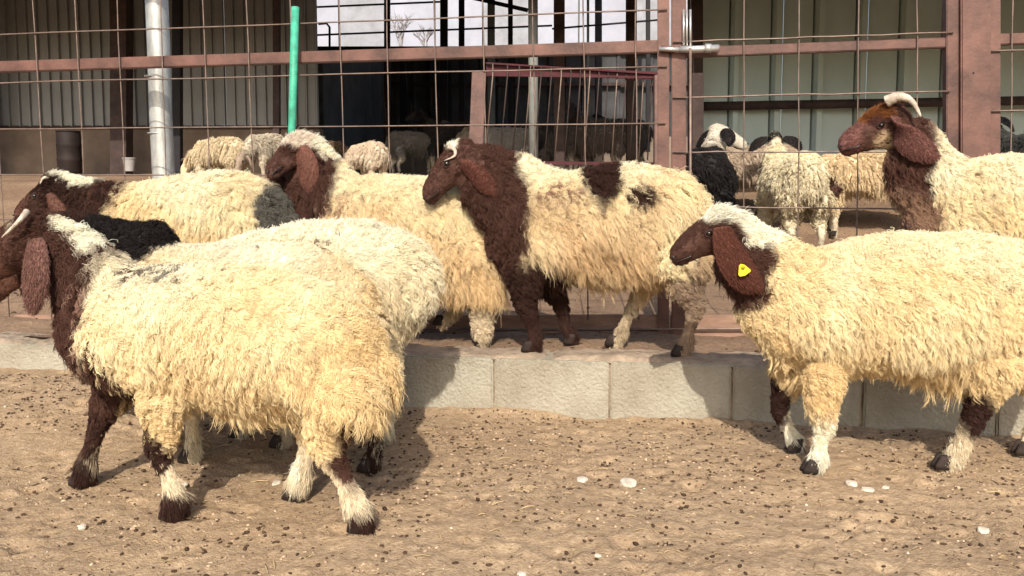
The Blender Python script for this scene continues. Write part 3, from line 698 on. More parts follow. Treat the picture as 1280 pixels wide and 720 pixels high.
def build_sheep(label, cfg, S, cat='sheep', group='sheep walking past the fence', seed=1, dens=11000, per=9, voxel=0.0095, thick=1.0):
    """cfg holds local-frame data: torso/neck/head/legs/ears/horns/patches."""
    g = np.random.default_rng(seed)
    root = bpy.data.objects.new('sheep', None); COL.objects.link(root); root.location = S.root; root.rotation_euler[2] = S.yaw; root.empty_display_size = .1
    tag(root, label, cat, group)
    bm = bmesh.new()
    wl = cfg.get('wool', 0.03)
    T = cfg['torso']; sweep(bm, [p for p, a, b in T], [max(.02, a - wl * .8) for p, a, b in T], [max(.02, b - wl * .8) for p, a, b in T], 24)
    if cfg.get('neck'):
        N = cfg['neck']; sweep(bm, [p for p, a, b in N], [max(.015, a - wl * .5) for p, a, b in N], [max(.015, b - wl * .5) for p, a, b in N], 18)
    Hd = cfg.get('head'); heads = []
    if Hd:
        poll, nose = Hd['poll'], Hd['nose']; ax = nose - poll; L = ax.length; t = ax / L
        lat = Hd.get('lat', Vector((0, 1, 0))); lat = (lat - t * lat.dot(t)).normalized(); upv = lat.cross(t) if lat.cross(t).z > 0 or abs(t.z) > .9 else t.cross(lat)
        # upper side of the skull: the one facing up / away from the jaw
        prof = [(-0.10, .02, .13, .13), (0.0, .03, .21, .185), (.14, .015, .255, .20), (.30, .0, .265, .205), (.42, .01, .245, .175), (.56, .02, .215, .14), (.70, .012, .185, .125), (.83, -.005, .165, .12), (.93, -.025, .135, .115), (1.0, -.05, .08, .085)]
        fat = cfg.get('fat', 1.0); prof = [(u, v, a * fat, b * fat) for u, v, a, b in prof]
        pts = [poll + t * (u * L) + upv * (v * L) for u, v, a, b in prof]
        # sweep needs lateral radius along lat: use local copy of frames
        rings = []; n = 20
        for (u, v, a, b), p in zip(prof, pts):
            ring = []
            for k in range(n):
                th = k * 2 * math.pi / n; cu, sv = math.cos(th), math.sin(th)
                bb = b * (1.0 - 0.28 * max(0, -cu) - 0.12 * max(0, cu))          # narrower jaw and bridge
                ring.append(bm.verts.new(p + upv * (cu * a * L) + lat * (sv * bb * L)))
            rings.append(ring)
        for a_, b_ in zip(rings, rings[1:]):
            for k in range(n): bm.faces.new((a_[k], a_[(k + 1) % n], b_[(k + 1) % n], b_[k]))
        bm.faces.new(rings[0][::-1]); bm.faces.new(rings[-1])
        # brow ridges, cheeks, nostril wings
        for sg in (-1, 1):
            for (u, v, w_, r_) in ((.27, .12, .13, .075), (.33, -.09, .10, .10), (.95, .02, .06, .035)):
                c_ = poll + t * (u * L) + upv * (v * L) + lat * (sg * w_ * L)
                bmesh.ops.create_icosphere(bm, subdivisions=2, radius=r_ * L, matrix=Matrix.Translation(c_))
    for lg in cfg.get('legs', []):
        sweep(bm, [p for p, r in lg], [r for p, r in lg], [r * .88 for p, r in lg], 12)
    me = fused(bm, voxel, 3)
    me.name = 'body'
    nv = len(me.vertices); V = np.empty(nv * 3); me.vertices.foreach_get('co', V); V = V.reshape(-1, 3)
    def colour(P, nrm, r):
        return colour_(P, nrm, r)
    def colour_(P, nrm, r):
        """colour of the coat at local points P, painted patches included"""
        n1 = hash_noise(P, 9, seed * 3); n2 = hash_noise(P, 26, seed * 3 + 7)
        side = np.clip((P[:, 2] - cfg['zmid']) / cfg['zh'], -1, 1)
        f = np.clip(0.44 + 0.50 * side + 0.55 * n1 + 0.35 * n2, 0, 1)[:, None]      # yellower low on the flank, paler towards the back
        base = np.array(cfg.get('base', CREAM)); stain = np.array(cfg.get('stain', TAN))
        C = base * f + stain * (1 - f)
        top = np.clip((side - 0.55) * 2.2 + n1, 0, 1)[:, None]
        C = C * (1 - top * .6) + np.array(cfg.get('top', WHITE)) * top * .6
        lowleg = np.clip((.21 - P[:, 2]) / .07, 0, 1)[:, None] * .75
        C = C * (1 - lowleg) + np.array((.66, .57, .43)) * lowleg * (1 + .25 * n2[:, None])
        for (cx, cz, rx, rz, col, *rest) in cfg.get('patches', []):
            soft = rest[0] if rest else 0.25
            dd = np.sqrt(((P[:, 0] - cx) / rx) ** 2 + ((P[:, 2] - cz) / rz) ** 2) + 0.45 * n1 * min(1, 0.08 / min(rx, rz)) + 0.35 * n2 * min(1, 0.05 / min(rx, rz))
            m_ = np.clip((1 + soft * .5 - dd) / soft, 0, 1)
            if len(rest) > 2: m_ = m_ * (P[:, 1] * np.sign(rest[2]) > -0.01)      # on the legs of one side only
            if len(rest) > 1:                                      # speckled patch: only some locks carry the colour
                m_ = m_ * (r < rest[1])
            m_ = m_[:, None]
            C = C * (1 - m_) + np.array(col) * m_
        return C
    nr = np.empty(nv * 3); me.vertices.foreach_get('normal', nr) if hasattr(me.vertices[0], 'normal') else None
    nr = nr.reshape(-1, 3)
    Cb = colour(V, nr, np.zeros(nv) + .5)
    at = me.color_attributes.new('tint', 'FLOAT_COLOR', 'POINT')
    at.data.foreach_set('color', np.concatenate([Cb * 0.9, np.ones((nv, 1))], 1).ravel().astype(np.float32))
    body = link('body', me, M['hide'], root)
    # ---- ears, horns, eyes, nostrils, hooves
    def local_mesh(bm_, name, m_, par=root, smooth_=True, colr=None):
        bmesh.ops.recalc_face_normals(bm_, faces=bm_.faces[:]); me_ = bpy.data.meshes.new(name); bm_.to_mesh(me_); bm_.free()
        me_.polygons.foreach_set('use_smooth', [smooth_] * len(me_.polygons))
        if colr is not None:
            a2 = me_.color_attributes.new('tint', 'FLOAT_COLOR', 'POINT'); a2.data.foreach_set('color', np.tile(np.array([*colr, 1], np.float32), len(me_.vertices)))
        return link(name, me_, m_, par)
    ear_meshes = []
    for e in cfg.get('ears', []):
        base_, mid_, tip_, wd = e['base'], e['mid'], e['tip'], e['w']
        wax = e.get('wax')                                      # direction in which the ear is broad
        bm_ = bmesh.new(); rings = []; NN = 12
        for i in range(NN + 1):
            t_ = i / NN; p = base_ * (1 - t_) ** 2 + mid_ * 2 * t_ * (1 - t_) + tip_ * t_ * t_
            tg = ((mid_ - base_) * (1 - t_) + (tip_ - mid_) * t_).normalized()
            ww = wd * (0.42 + 0.58 * math.sin(min(1, t_ * 1.7 + .12) * math.pi / 2)) * (1 if t_ < .55 else math.sqrt(max(0.015, 1 - ((t_ - .55) / .45) ** 2)))
            wv_ = (wax - tg * wax.dot(tg)).normalized(); tv = tg.cross(wv_)
            ring = []
            for k in range(16):
                th = k * math.pi / 8; cx_, sx_ = math.cos(th), math.sin(th)
                curl = 0.28 * ww * (cx_ * cx_) * S.near * -1      # edges curl inward like a shallow leaf
                ring.append(bm_.verts.new(p + wv_ * cx_ * ww + tv * (sx_ * 0.0055) + Vector((0, 1, 0)) * curl))
            rings.append(ring)
        for a_, b_ in zip(rings, rings[1:]):
            for k in range(16): bm_.faces.new((a_[k], a_[(k + 1) % 16], b_[(k + 1) % 16], b_[k]))
        bm_.faces.new(rings[0][::-1]); bm_.faces.new(rings[-1])
        ecol = e.get('col', FACE)
        eo = local_mesh(bm_, 'ear', M['hide'], colr=ecol); ear_meshes.append((eo.data, ecol, np.array((tip_ - base_).normalized()[:])))
        if e.get('tag'):
            c_ = base_ * .16 + mid_ * .48 + tip_ * .36 + Vector((-.006, 0.012 * S.near + .006 * S.near, 0.0)); bm_ = bmesh.new(); r_ = 0.017
            va = [bm_.verts.new(c_ + Vector((x_ * r_, S.near * 0.001, z_ * r_))) for x_, z_ in ((.55, -1), (.8, -.75), (.75, .6), (.5, .95), (-.1, .8), (-1.0, .08), (-1.05, -.2), (-.2, -.85))]
            f_ = bm_.faces.new(va); ex = bmesh.ops.extrude_face_region(bm_, geom=[f_]); bmesh.ops.translate(bm_, vec=(0, .0035 * S.near, 0), verts=[v for v in ex['geom'] if isinstance(v, bmesh.types.BMVert)])
            tg_ = local_mesh(bm_, 'ear_tag', M['tagy'], par=eo, smooth_=False)
            bm_ = bmesh.new(); bmesh.ops.create_cone(bm_, cap_ends=True, segments=16, radius1=.0050, radius2=.0045, depth=.005, matrix=Matrix.Translation(c_ + Vector((.003, .006 * S.near, .007))) @ Matrix.Rotation(R(90), 4, 'X'))
            ob_ = local_mesh(bm_, 'tag_stud', M['tagy_dark'], par=eo)
    # ---- fleece: locks of fibres grown from the skin
    me.calc_loop_triangles(); nt_ = len(me.loop_triangles); tri = np.empty(nt_ * 3, np.int32); me.loop_triangles.foreach_get('vertices', tri); tri = tri.reshape(-1, 3)
    A_, B_, C_ = V[tri[:, 0]], V[tri[:, 1]], V[tri[:, 2]]; cr = np.cross(B_ - A_, C_ - A_); ar = np.linalg.norm(cr, axis=1) / 2
    # short-haired zones: head and lower legs
    def shortness(P):
        s_ = np.zeros(len(P))
        if Hd:
            a = np.array(Hd['poll'] + (Hd['nose'] - Hd['poll']) * .10); b = np.array(Hd['nose']); ab = b - a; tt = np.clip(((P - a) @ ab) / (ab @ ab), 0, 1)
            dd = np.linalg.norm(P - (a + tt[:, None] * ab), axis=1) / np.linalg.norm(ab)
            s_ = np.maximum(s_, np.clip((0.40 - dd) / 0.06, 0, 1))
        s_ = np.maximum(s_, np.clip((cfg.get('legtop', 0.17) - P[:, 2]) / 0.06, 0, 1))
        return s_
    side_w = 1.0
    total = ar.sum(); 
    sh_t = shortness((A_ + B_ + C_) / 3)
    w = ar * (1 + 1.6 * sh_t); far = ((A_ + B_ + C_)[:, 1] / 3 * S.near) < -0.07
    w = w * np.where(far, 0.5, 1.0)
    ncl = int(w.sum() * dens)
    pick = g.choice(nt_, ncl, p=w / w.sum())
    r1, r2 = g.random(ncl), g.random(ncl); q = np.sqrt(r1)
    Pc = (1 - q)[:, None] * A_[pick] + (q * (1 - r2))[:, None] * B_[pick] + (q * r2)[:, None] * C_[pick]
    Nc = cr[pick] / (2 * ar[pick])[:, None]
    sh = shortness(Pc)
    # coat length
    nz = Nc[:, 2]
    neckf = np.clip((Pc[:, 0] - cfg.get('neck_u', 9)) / 0.08, 0, 1)
    Lw = cfg.get('lock', 0.055) * (0.52 + 0.48 * np.clip((0.75 - nz) / 0.8, 0, 1)) * (0.7 + 0.6 * g.random(ncl))
    Lw = Lw * (1 + 0.75 * hash_noise(Pc, 11, seed + 33))
    Lw = Lw * (1 - cfg.get('neck_short', 0.35) * neckf) * (0.45 + .55 * np.clip((Pc[:, 2] - .13) / .14, 0, 1))
    legness = np.zeros(ncl)
    for lg in cfg.get('legs', []):
        for (pa, ra), (pb, rb) in zip(lg, lg[1:]):
            a_ = np.array(pa); ab = np.array(pb) - a_; tt = np.clip(((Pc - a_) @ ab) / (ab @ ab), 0, 1)
            dd = np.linalg.norm(Pc - (a_ + tt[:, None] * ab), axis=1) - (ra + (rb - ra) * tt)
            legness = np.maximum(legness, np.clip((.02 - dd) / .02, 0, 1))
    zb = cfg['zmid'] - cfg['zh'] * .75
    legness = legness * np.clip((zb + .04 - Pc[:, 2]) / .06, 0, 1)
    Lw = Lw * (1 - cfg.get('leg_short', .55) * legness)
    Ls = (0.010 + 0.005 * g.random(ncl))
    feather = np.clip((0.115 - Pc[:, 2]) / 0.05, 0, 1) * cfg.get('feather', 1.0)
    Ls = Ls + 0.020 * feather * (Pc[:, 2] < .13)
    tuft = np.zeros(ncl)
    for (tx, tz, tr, tl) in cfg.get('tufts', []):
        dd = np.hypot(Pc[:, 0] - tx, Pc[:, 2] - tz) / tr; tm = np.clip((1.15 - dd) * 3, 0, 1); tuft = np.maximum(tuft, tm)
        Ls = Ls * (1 - tm) + tl * tm * (0.7 + .6 * g.random(ncl))
    shf = sh * (1 - tuft)
    Lc = Lw * (1 - sh) + Ls * sh
    # flow
    g1 = hash_noise(Pc, 5, seed + 60)[:, None]; g2 = hash_noise(Pc, 14, seed + 80)[:, None]
    down = np.array([0, 0, -1.0]); back = np.array([-1.0, 0, 0])
    lift = np.clip(nz, 0, 1)[:, None]
    fl = down * (1.15 - lift) + back * (0.18 + 0.5 * lift + 0.7 * g1 + 0.45 * g2) + np.array([0, 1, 0]) * (1.3 * g2) * lift + g.normal(0, 0.20, (ncl, 3))
    if Hd:
        hdir = np.array(((Hd['poll'] - Hd['nose']).normalized())[:])
        ismhead = (np.linalg.norm(Pc - np.array(Hd['poll'] * .5 + Hd['nose'] * .5), axis=1) < L * .72)[:, None] & (sh > .5)[:, None]
        fl = np.where(ismhead, hdir + g.normal(0, .15, (ncl, 3)) + down * .15, fl)
    fl = fl - Nc * np.sum(fl * Nc, 1)[:, None] * 0.85
    fl /= np.linalg.norm(fl, axis=1)[:, None] + 1e-6
    cross = np.cross(Nc, fl)
    K_ = 8; s = np.linspace(0, 1, K_)
    nper = np.where(sh > 0.5, max(4, per - 3), per)
    idx = np.repeat(np.arange(ncl), nper); n = len(idx)
    out_a = (0.50 + 0.30 * lift[:, 0]) * (1 - .60 * shf); out_b = 0.75 - 0.30 * lift[:, 0] + .2 * shf
    rc = np.where(sh > .5, 0.006, 0.0075) * (0.8 + .5 * g.random(ncl)) * (1 + .7 * np.clip(nz, 0, 1))
    ang = g.random(n) * 2 * np.pi; rad = np.sqrt(g.random(n))
    t1 = cross[idx]; t2 = fl[idx]
    offv = (t1 * np.cos(ang)[:, None] + t2 * np.sin(ang)[:, None]) * (rad * rc[idx])[:, None]
    ph = g.random(ncl) * 6.283; fr = 1.8 + 1.5 * g.random(ncl); amp = cfg.get('crimp', 0.0062) * (0.4 + .9 * g.random(ncl)) * (1 - sh)
    ph2 = g.random(n) * 0.9
    lens = Lc[idx] * (0.75 + .4 * g.random(n))
    fray = (g.random(n) < 0.08)
    Pts = np.empty((n, K_, 3), np.float32)
    rd = g.normal(0, 1, (n, 3)); sp = (cfg.get('taper', 0.66) * (1 - .75 * np.clip(nz, 0, 1)))[idx]
    for k, sk in enumerate(s):
        hump = (1 - (1 - sk) ** 1.6)
        c = Pc[idx] + Nc[idx] * (out_a[idx] * lens * hump)[:, None] + fl[idx] * (out_b[idx] * lens * sk ** 1.35)[:, None]
        c += down * (0.30 * lens * sk ** 2 * (1 - shf[idx]))[:, None]
        wv = amp[idx] * min(1, sk * 2.5)
        c += t1 * (wv * np.sin(6.283 * fr[idx] * sk + ph[idx] + ph2))[:, None] + Nc[idx] * (0.6 * wv * np.cos(6.283 * fr[idx] * sk + ph[idx] + ph2))[:, None]
        c += offv * (1 - sp * sk * (1 - .6 * sh[idx]))[:, None]
        c += rd * (np.where(fray, 0.009, 0.0015 + .0035 * np.clip(nz[idx], 0, 1)) * sk ** 1.5 * (lens / 0.05))[:, None]
        Pts[:, k] = c - Nc[idx] * 0.002
    Cc = colour(Pc, Nc, g.random(ncl))
    Cs = Cc[idx] * (1 + 0.16 * g.normal(0, 1, ncl)[idx, None] * .5 + (0.06 + .22 * sh[idx, None]) * g.normal(0, 1, n)[:, None])
    # specks of dirt caught in the wool
    dirty = (g.random(ncl) < cfg.get('dirt', 0.010)); Cs = np.where(dirty[idx][:, None], Cs * np.array([.35, .3, .28]), Cs)
    Cs = np.clip(Cs, 0.006, 0.9)
    r0 = (0.00068 * (1 - .35 * sh[idx])) * thick
    for (em, ec, ed) in ear_meshes:                          # short velvet on the ears
        nv2 = len(em.vertices); VE = np.empty(nv2 * 3); em.vertices.foreach_get('co', VE); VE = VE.reshape(-1, 3)
        em.calc_loop_triangles(); m2 = len(em.loop_triangles); te = np.empty(m2 * 3, np.int32); em.loop_triangles.foreach_get('vertices', te); te = te.reshape(-1, 3)
        a1, b1, c1 = VE[te[:, 0]], VE[te[:, 1]], VE[te[:, 2]]; cx = np.cross(b1 - a1, c1 - a1); aa = np.linalg.norm(cx, axis=1) / 2
        ne = int(aa.sum() * dens * 14); pk = g.choice(m2, ne, p=aa / aa.sum()); q1 = np.sqrt(g.random(ne)); q2 = g.random(ne)
        pe = (1 - q1)[:, None] * a1[pk] + (q1 * (1 - q2))[:, None] * b1[pk] + (q1 * q2)[:, None] * c1[pk]
        nn_ = cx[pk] / (2 * aa[pk] + 1e-12)[:, None]; dr = ed + g.normal(0, .25, (ne, 3)) + nn_ * .22; ln = (0.004 + .005 * g.random(ne))[:, None]
        PE = np.stack([pe + dr * ln * sk + nn_ * ln * .25 * math.sin(sk * 2.2) for sk in s], 1).astype(np.float32)
        Pts = np.concatenate([Pts, PE]); Cs = np.concatenate([Cs, np.clip(np.array(ec) * (1 + .22 * g.normal(0, 1, (ne, 1))), .006, .9)])
        r0 = np.concatenate([r0, np.full(ne, .0005 * thick)]); n += ne
    cu = bpy.data.hair_curves.new('fleece'); cu.add_curves([K_] * n)
    cu.attributes['position'].data.foreach_set('vector', Pts.reshape(-1).astype(np.float32))
    RR = r0[:, None] * np.array([1, 1, 1, .95, .9, .8, .6, .25])[None, :]
    ra = cu.attributes.get('radius') or cu.attributes.new('radius', 'FLOAT', 'POINT'); ra.data.foreach_set('value', RR.reshape(-1).astype(np.float32))
    ta = cu.attributes.new('tint', 'FLOAT_COLOR', 'CURVE'); ta.data.foreach_set('color', np.concatenate([Cs, np.ones((n, 1))], 1).ravel().astype(np.float32))
    cu.materials.append(M['wool'])
    fo = bpy.data.objects.new('fleece', cu); COL.objects.link(fo); fo.parent = root
    for h in cfg.get('horns', []):
        pts = [Vector(p) for p in h['pts']]; P2 = []
        for i in range(len(pts) - 1):
            p0, p1, p2, p3 = pts[max(i - 1, 0)], pts[i], pts[i + 1], pts[min(i + 2, len(pts) - 1)]
            for k in range(6):
                u = k / 6; P2.append(0.5 * ((2 * p1) + (p2 - p0) * u + (2 * p0 - 5 * p1 + 4 * p2 - p3) * u * u + (3 * p1 - p0 - 3 * p2 + p3) * u ** 3))
        P2.append(pts[-1]); nn = len(P2)
        mb_ = MB(); mb_.tube(P2, [h['r'] * (1 - 0.86 * (i / (nn - 1)) ** 1.3) * (1 + .05 * math.sin(i * 2.1)) for i in range(nn)], 12)
        local_mesh(mb_.bm, 'horn', M['horn'])
    if Hd and Hd.get('eyes', True):
        for sg in (-1, 1):
            c_ = poll + t * (.355 * L) + upv * (.075 * L) + lat * (sg * .178 * L * fat)
            bm_ = bmesh.new(); bmesh.ops.create_uvsphere(bm_, u_segments=16, v_segments=10, radius=.046 * L, matrix=Matrix.Translation(c_)); local_mesh(bm_, 'eye', M['eye'])
            c_ = poll + t * (.965 * L) + upv * (.005 * L) + lat * (sg * .088 * L * fat)
            bm_ = bmesh.new(); bmesh.ops.create_uvsphere(bm_, u_segments=12, v_segments=8, radius=1, matrix=Matrix.Translation(c_) @ t.to_track_quat('X', 'Z').to_matrix().to_4x4() @ Matrix.Diagonal((.032 * L, .012 * L, .014 * L, 1))); local_mesh(bm_, 'nostril', M['eye'])
            lid = [c_e + t * (math.cos(a_) * .062 * L) + upv * (math.sin(a_) * .045 * L) + lat * (sg * .006 * L) for c_e in [poll + t * (.355 * L) + upv * (.078 * L) + lat * (sg * .180 * L * fat)] for a_ in [k_ * math.pi / 8 for k_ in range(17)]]
            mb_ = MB(); mb_.tube(lid, .012 * L, 6); local_mesh(mb_.bm, 'eyelid', M['hide'], colr=(.05, .024, .018))
        # mouth line
        mb_ = MB(); q_ = []
        for i in range(7):
            u_ = .70 + .30 * i / 6; q_.append(poll + t * (u_ * L) + upv * ((-.085 - .01 * math.sin(i)) * L) + lat * (S.near * (.132 - .035 * (i / 6) ** 2) * L * fat))
        mb_.tube(q_, [.006 * L, .010 * L, .012 * L, .012 * L, .012 * L, .010 * L, .006 * L], 6); local_mesh(mb_.bm, 'mouth', M['eye'])
    for lg in cfg.get('legs', []):
        foot = lg[-1][0]; up_ = (lg[-2][0] - foot).normalized()
        bm_ = bmesh.new(); rr = 0.019 * cfg.get('hoof', 1)
        for sg in (-1, 1):
            rings = []
            for (dz, f0, w0, sc_) in ((.030, .0, .010, .82), (.018, .003, .0105, .95), (.004, .008, .0115, 1.1), (-.008, .010, .0115, 1.08)):
                ring = []
                for k in range(12):
                    th = k * math.pi / 6; cx_, sx_ = math.cos(th), math.sin(th)
                    fx = cx_ * rr * 1.0 * sc_ * (1.25 if cx_ > 0 else .8)
                    ring.append(bm_.verts.new(foot + Vector((f0 + fx, sg * .0115 + sx_ * w0 * (1 - .3 * max(0, cx_)), dz))))
                rings.append(ring)
            for a_, b_ in zip(rings, rings[1:]):
                for k in range(12): bm_.faces.new((a_[k], a_[(k + 1) % 12], b_[(k + 1) % 12], b_[k]))
            bm_.faces.new(rings[0][::-1]); bm_.faces.new(rings[-1])
        local_mesh(bm_, 'hoof', M['hoof'])
    return root

M['tagy_dark'] = mat('dark_yellow_plastic', (0.38, 0.26, 0.02), 0.5, 0.03, 20)

def from_pixels(S, torso, neck=None, head=None, legs=(), ears=(), horns=(), patches=(), tufts=(), **kw):
    k = S.k
    cfg = dict(kw)
    cfg['torso'] = [(S.L(x, y), h * k, w) for x, y, h, w in torso]
    if neck: cfg['neck'] = [(S.L(x, y, v), h * k, w) for x, y, h, w, v in neck]
    if head:
        (ax, ay, av), (bx, by, bv) = head[:2]
        cfg['head'] = dict(poll=S.L(ax, ay, av), nose=S.L(bx, by, bv)); 
        if len(head) > 2: cfg['head'].update(head[2])
    out = []
    for v, pts in legs:                       # (px, height, radius)
        a = []
        for px, hh, r in pts:
            p = S.L(px, 400, v); p.z = hh; a.append((p, r))
        out.append(a)
    cfg['legs'] = out
    cfg['ears'] = [dict(base=S.L(*e[0]), mid=S.L(*e[1]), tip=S.L(*e[2]), w=e[3] * k, wax=Vector(e[4]) if len(e) > 4 else Vector((1, 0, .35)), **(e[5] if len(e) > 5 else {})) for e in ears]
    cfg['horns'] = [dict(pts=[S.L(*p) for p in h[0]], r=h[1] * k) for h in horns]
    pt = []
    if head and head[2:] != ({'plain': 1},):
        h_ = cfg['head']; m_ = h_['poll'] * .38 + h_['nose'] * .62; Lh = (h_['nose'] - h_['poll']).length; pt.append((m_.x, m_.z, .62 * Lh, .52 * Lh, kw.get('facecol', FACE), .12))
    for cx, cy, rx, ry, col, *rest in patches:
        p = S.L(cx, cy, (rest[2] * S.near if len(rest) > 2 else kw.get('pv', .09))); pt.append((p.x, p.z, rx * k, ry * k, col, *rest))
    cfg['patches'] = pt
    cfg['tufts'] = [(S.L(x, y).x, S.L(x, y).z, r * k, l) for x, y, r, l in tufts]
    zs = [p.z for p, a, b in cfg['torso']]; cfg['zmid'] = sum(zs) / len(zs); cfg['zh'] = max(a for p, a, b in cfg['torso'])
    return cfg

PZ = 0.185
n_, fn_ = 'N', 0
def legs4(nf, ff, nh, fh, top=.27, thickw=1.0, v=.085):
    """plain standing legs under a body: px positions of the four feet"""
    def f(px, v_): return (v_, [(px + 4, top, .055 * thickw), (px + 2, .20, .040 * thickw), (px, .14, .026 * thickw), (px, .08, .018), (px - 1, .045, .020), (px - 3, .014, .016)])
    def h(px, v_): return (v_, [(px - 8, top + .03, .080 * thickw), (px + 2, .23, .055 * thickw), (px + 10, .165, .034 * thickw), (px + 5, .09, .019), (px + 2, .045, .020), (px - 2, .014, .016)])
    return [f(nf, v), f(ff, -v), h(nh, v), h(fh, -v)]
# ---- A: horned sheep at the front, left
S_ = Sheep(300, 1.88, 0.0)
build_sheep('horned sheep nearest the camera, brown neck with white mane, cream fleece', from_pixels(S_,
    torso=[(456, 462, 46, .075), (438, 452, 70, .12), (405, 440, 84, .155), (350, 422, 92, .17), (270, 413, 90, .172), (200, 410, 86, .16), (150, 410, 80, .135), (118, 404, 64, .10)],
    neck=[(150, 396, 82, .11, 0), (122, 364, 58, .080, 0), (96, 326, 44, .058, 0), (62, 300, 38, .050, 0)],
    head=((44, 294, 0), (-42, 354, 0.0)),
    legs=[(.085, [(198, .28, .050), (196, .21, .034), (194, .155, .024), (206, .09, .018), (210, .045, .026), (210, .014, .019)]),
          (-.085, [(140, .27, .050), (128, .21, .034), (118, .165, .024), (106, .10, .020), (99, .05, .025), (95, .014, .019)]),
          (.09, [(425, .31, .075), (408, .245, .048), (408, .185, .030), (425, .125, .021), (441, .06, .024), (450, .014, .018)]),
          (-.08, [(420, .32, .070), (394, .25, .045), (384, .19, .030), (380, .125, .021), (371, .055, .026), (366, .014, .019)])],
    ears=[((44, 300, .065), (42, 340, .125), (40, 390, .11), 17, (1, 0, .1), dict(col=(.17, .085, .066))), ((24, 300, -.055), (36, 335, -.09), (32, 370, -.085), 15)],
    horns=[([(34, 264, .045), (26, 274, .065), (14, 286, .07), (2, 297, .065)], 4.2)],
    patches=[(40, 400, 84, 190, BROWN, .12), (122, 470, 34, 66, BROWN, .3, .85), (150, 345, 30, 18, BROWN, .5, .3), (185, 348, 30, 12, GREY, .6, .5),
             (32, 254, 36, 24, WHITE, .15), (62, 270, 38, 25, WHITE, .15), (94, 292, 38, 20, WHITE, .2), (100, 400, 14, 60, (0.32, .19, .14), .6, .25), (85, 350, 22, 20, (0.34, .2, .15), .8, .22),
             (210, 640, 34, 28, DBROWN, .25, 1, .085), (188, 568, 26, 36, DBROWN, .3, .9, .085), (95, 595, 30, 34, DBROWN, .3, 1, -.085), (124, 535, 26, 36, DBROWN, .4, .85, -.085),
             (450, 655, 34, 32, DBROWN, .25, 1, .09), (366, 622, 36, 32, DBROWN, .25, 1, -.08), (374, 585, 8, 22, WHITE, .5, .8, -.08), (450, 565, 30, 50, BROWN, .3, 1, .09), (310, 535, 50, 16, (.45, .29, .15), .6, .4)],
    tufts=[(92, 288, 28, .045), (60, 264, 30, .04)], lock=.044, leg_short=.4, wool=.032, neck_u=S_.L(120, 400).x, legtop=.19, dirt=.005, feather=1.3), S_, seed=11, dens=16000, per=14)
# ---- second sheep of the front pair, black shoulder
S_ = Sheep(300, 2.27, 0.0)
build_sheep('cream sheep with a black shoulder patch, hidden mostly behind the horned one', from_pixels(S_,
    torso=[(450, 415, 48, .075), (428, 405, 75, .12), (375, 388, 90, .15), (300, 384, 86, .16), (230, 386, 86, .155), (170, 378, 96, .14), (135, 368, 86, .11)],
    neck=[(165, 350, 88, .10, 0), (125, 325, 60, .075, 0), (80, 305, 46, .06, 0), (48, 312, 36, .05, 0)],
    head=((46, 316, 0), (-16, 372, 0.0)),
    legs=legs4(236, 205, 462, 350, thickw=.8), ears=[((40, 320, .055), (55, 345, .08), (60, 370, .075), 12)],
    patches=[(60, 330, 60, 80, DBROWN, .2), (142, 280, 62, 44, BLACK, .15), (455, 560, 40, 30, DBROWN, .3, .8, .085), (236, 600, 26, 30, WHITE, .3, 1, .085)],
    base=(0.80, .71, .52), lock=.036, wool=.026, neck_u=S_.L(150, 400).x, legtop=.17), S_, seed=12, dens=11500, per=12)
# ---- third, pale rump
S_ = Sheep(430, 2.52, 0.0)
build_sheep('whitish sheep whose curly rump shows between the front pair and the kerb', from_pixels(S_,
    torso=[(507, 368, 52, .08), (492, 356, 68, .12), (450, 345, 72, .15), (400, 340, 66, .15), (340, 345, 62, .14), (290, 350, 55, .12), (265, 352, 45, .09)],
    neck=[(285, 352, 50, .08, 0), (250, 352, 38, .06, 0), (225, 362, 32, .05, 0)],
    head=((228, 362, 0), (160, 395, 0.0)),
    legs=legs4(300, 285, 478, 460, thickw=.8), patches=[(215, 375, 46, 50, BROWN, .2), (478, 570, 20, 26, DBROWN, .3, .7, .085), (470, 415, 20, 18, (.36, .24, .12), .6, .5)],
    base=(0.86, .79, .60), stain=(.80, .68, .45), lock=.046, wool=.028, legtop=.15, crimp=.008), S_, seed=13, dens=11500, per=12)
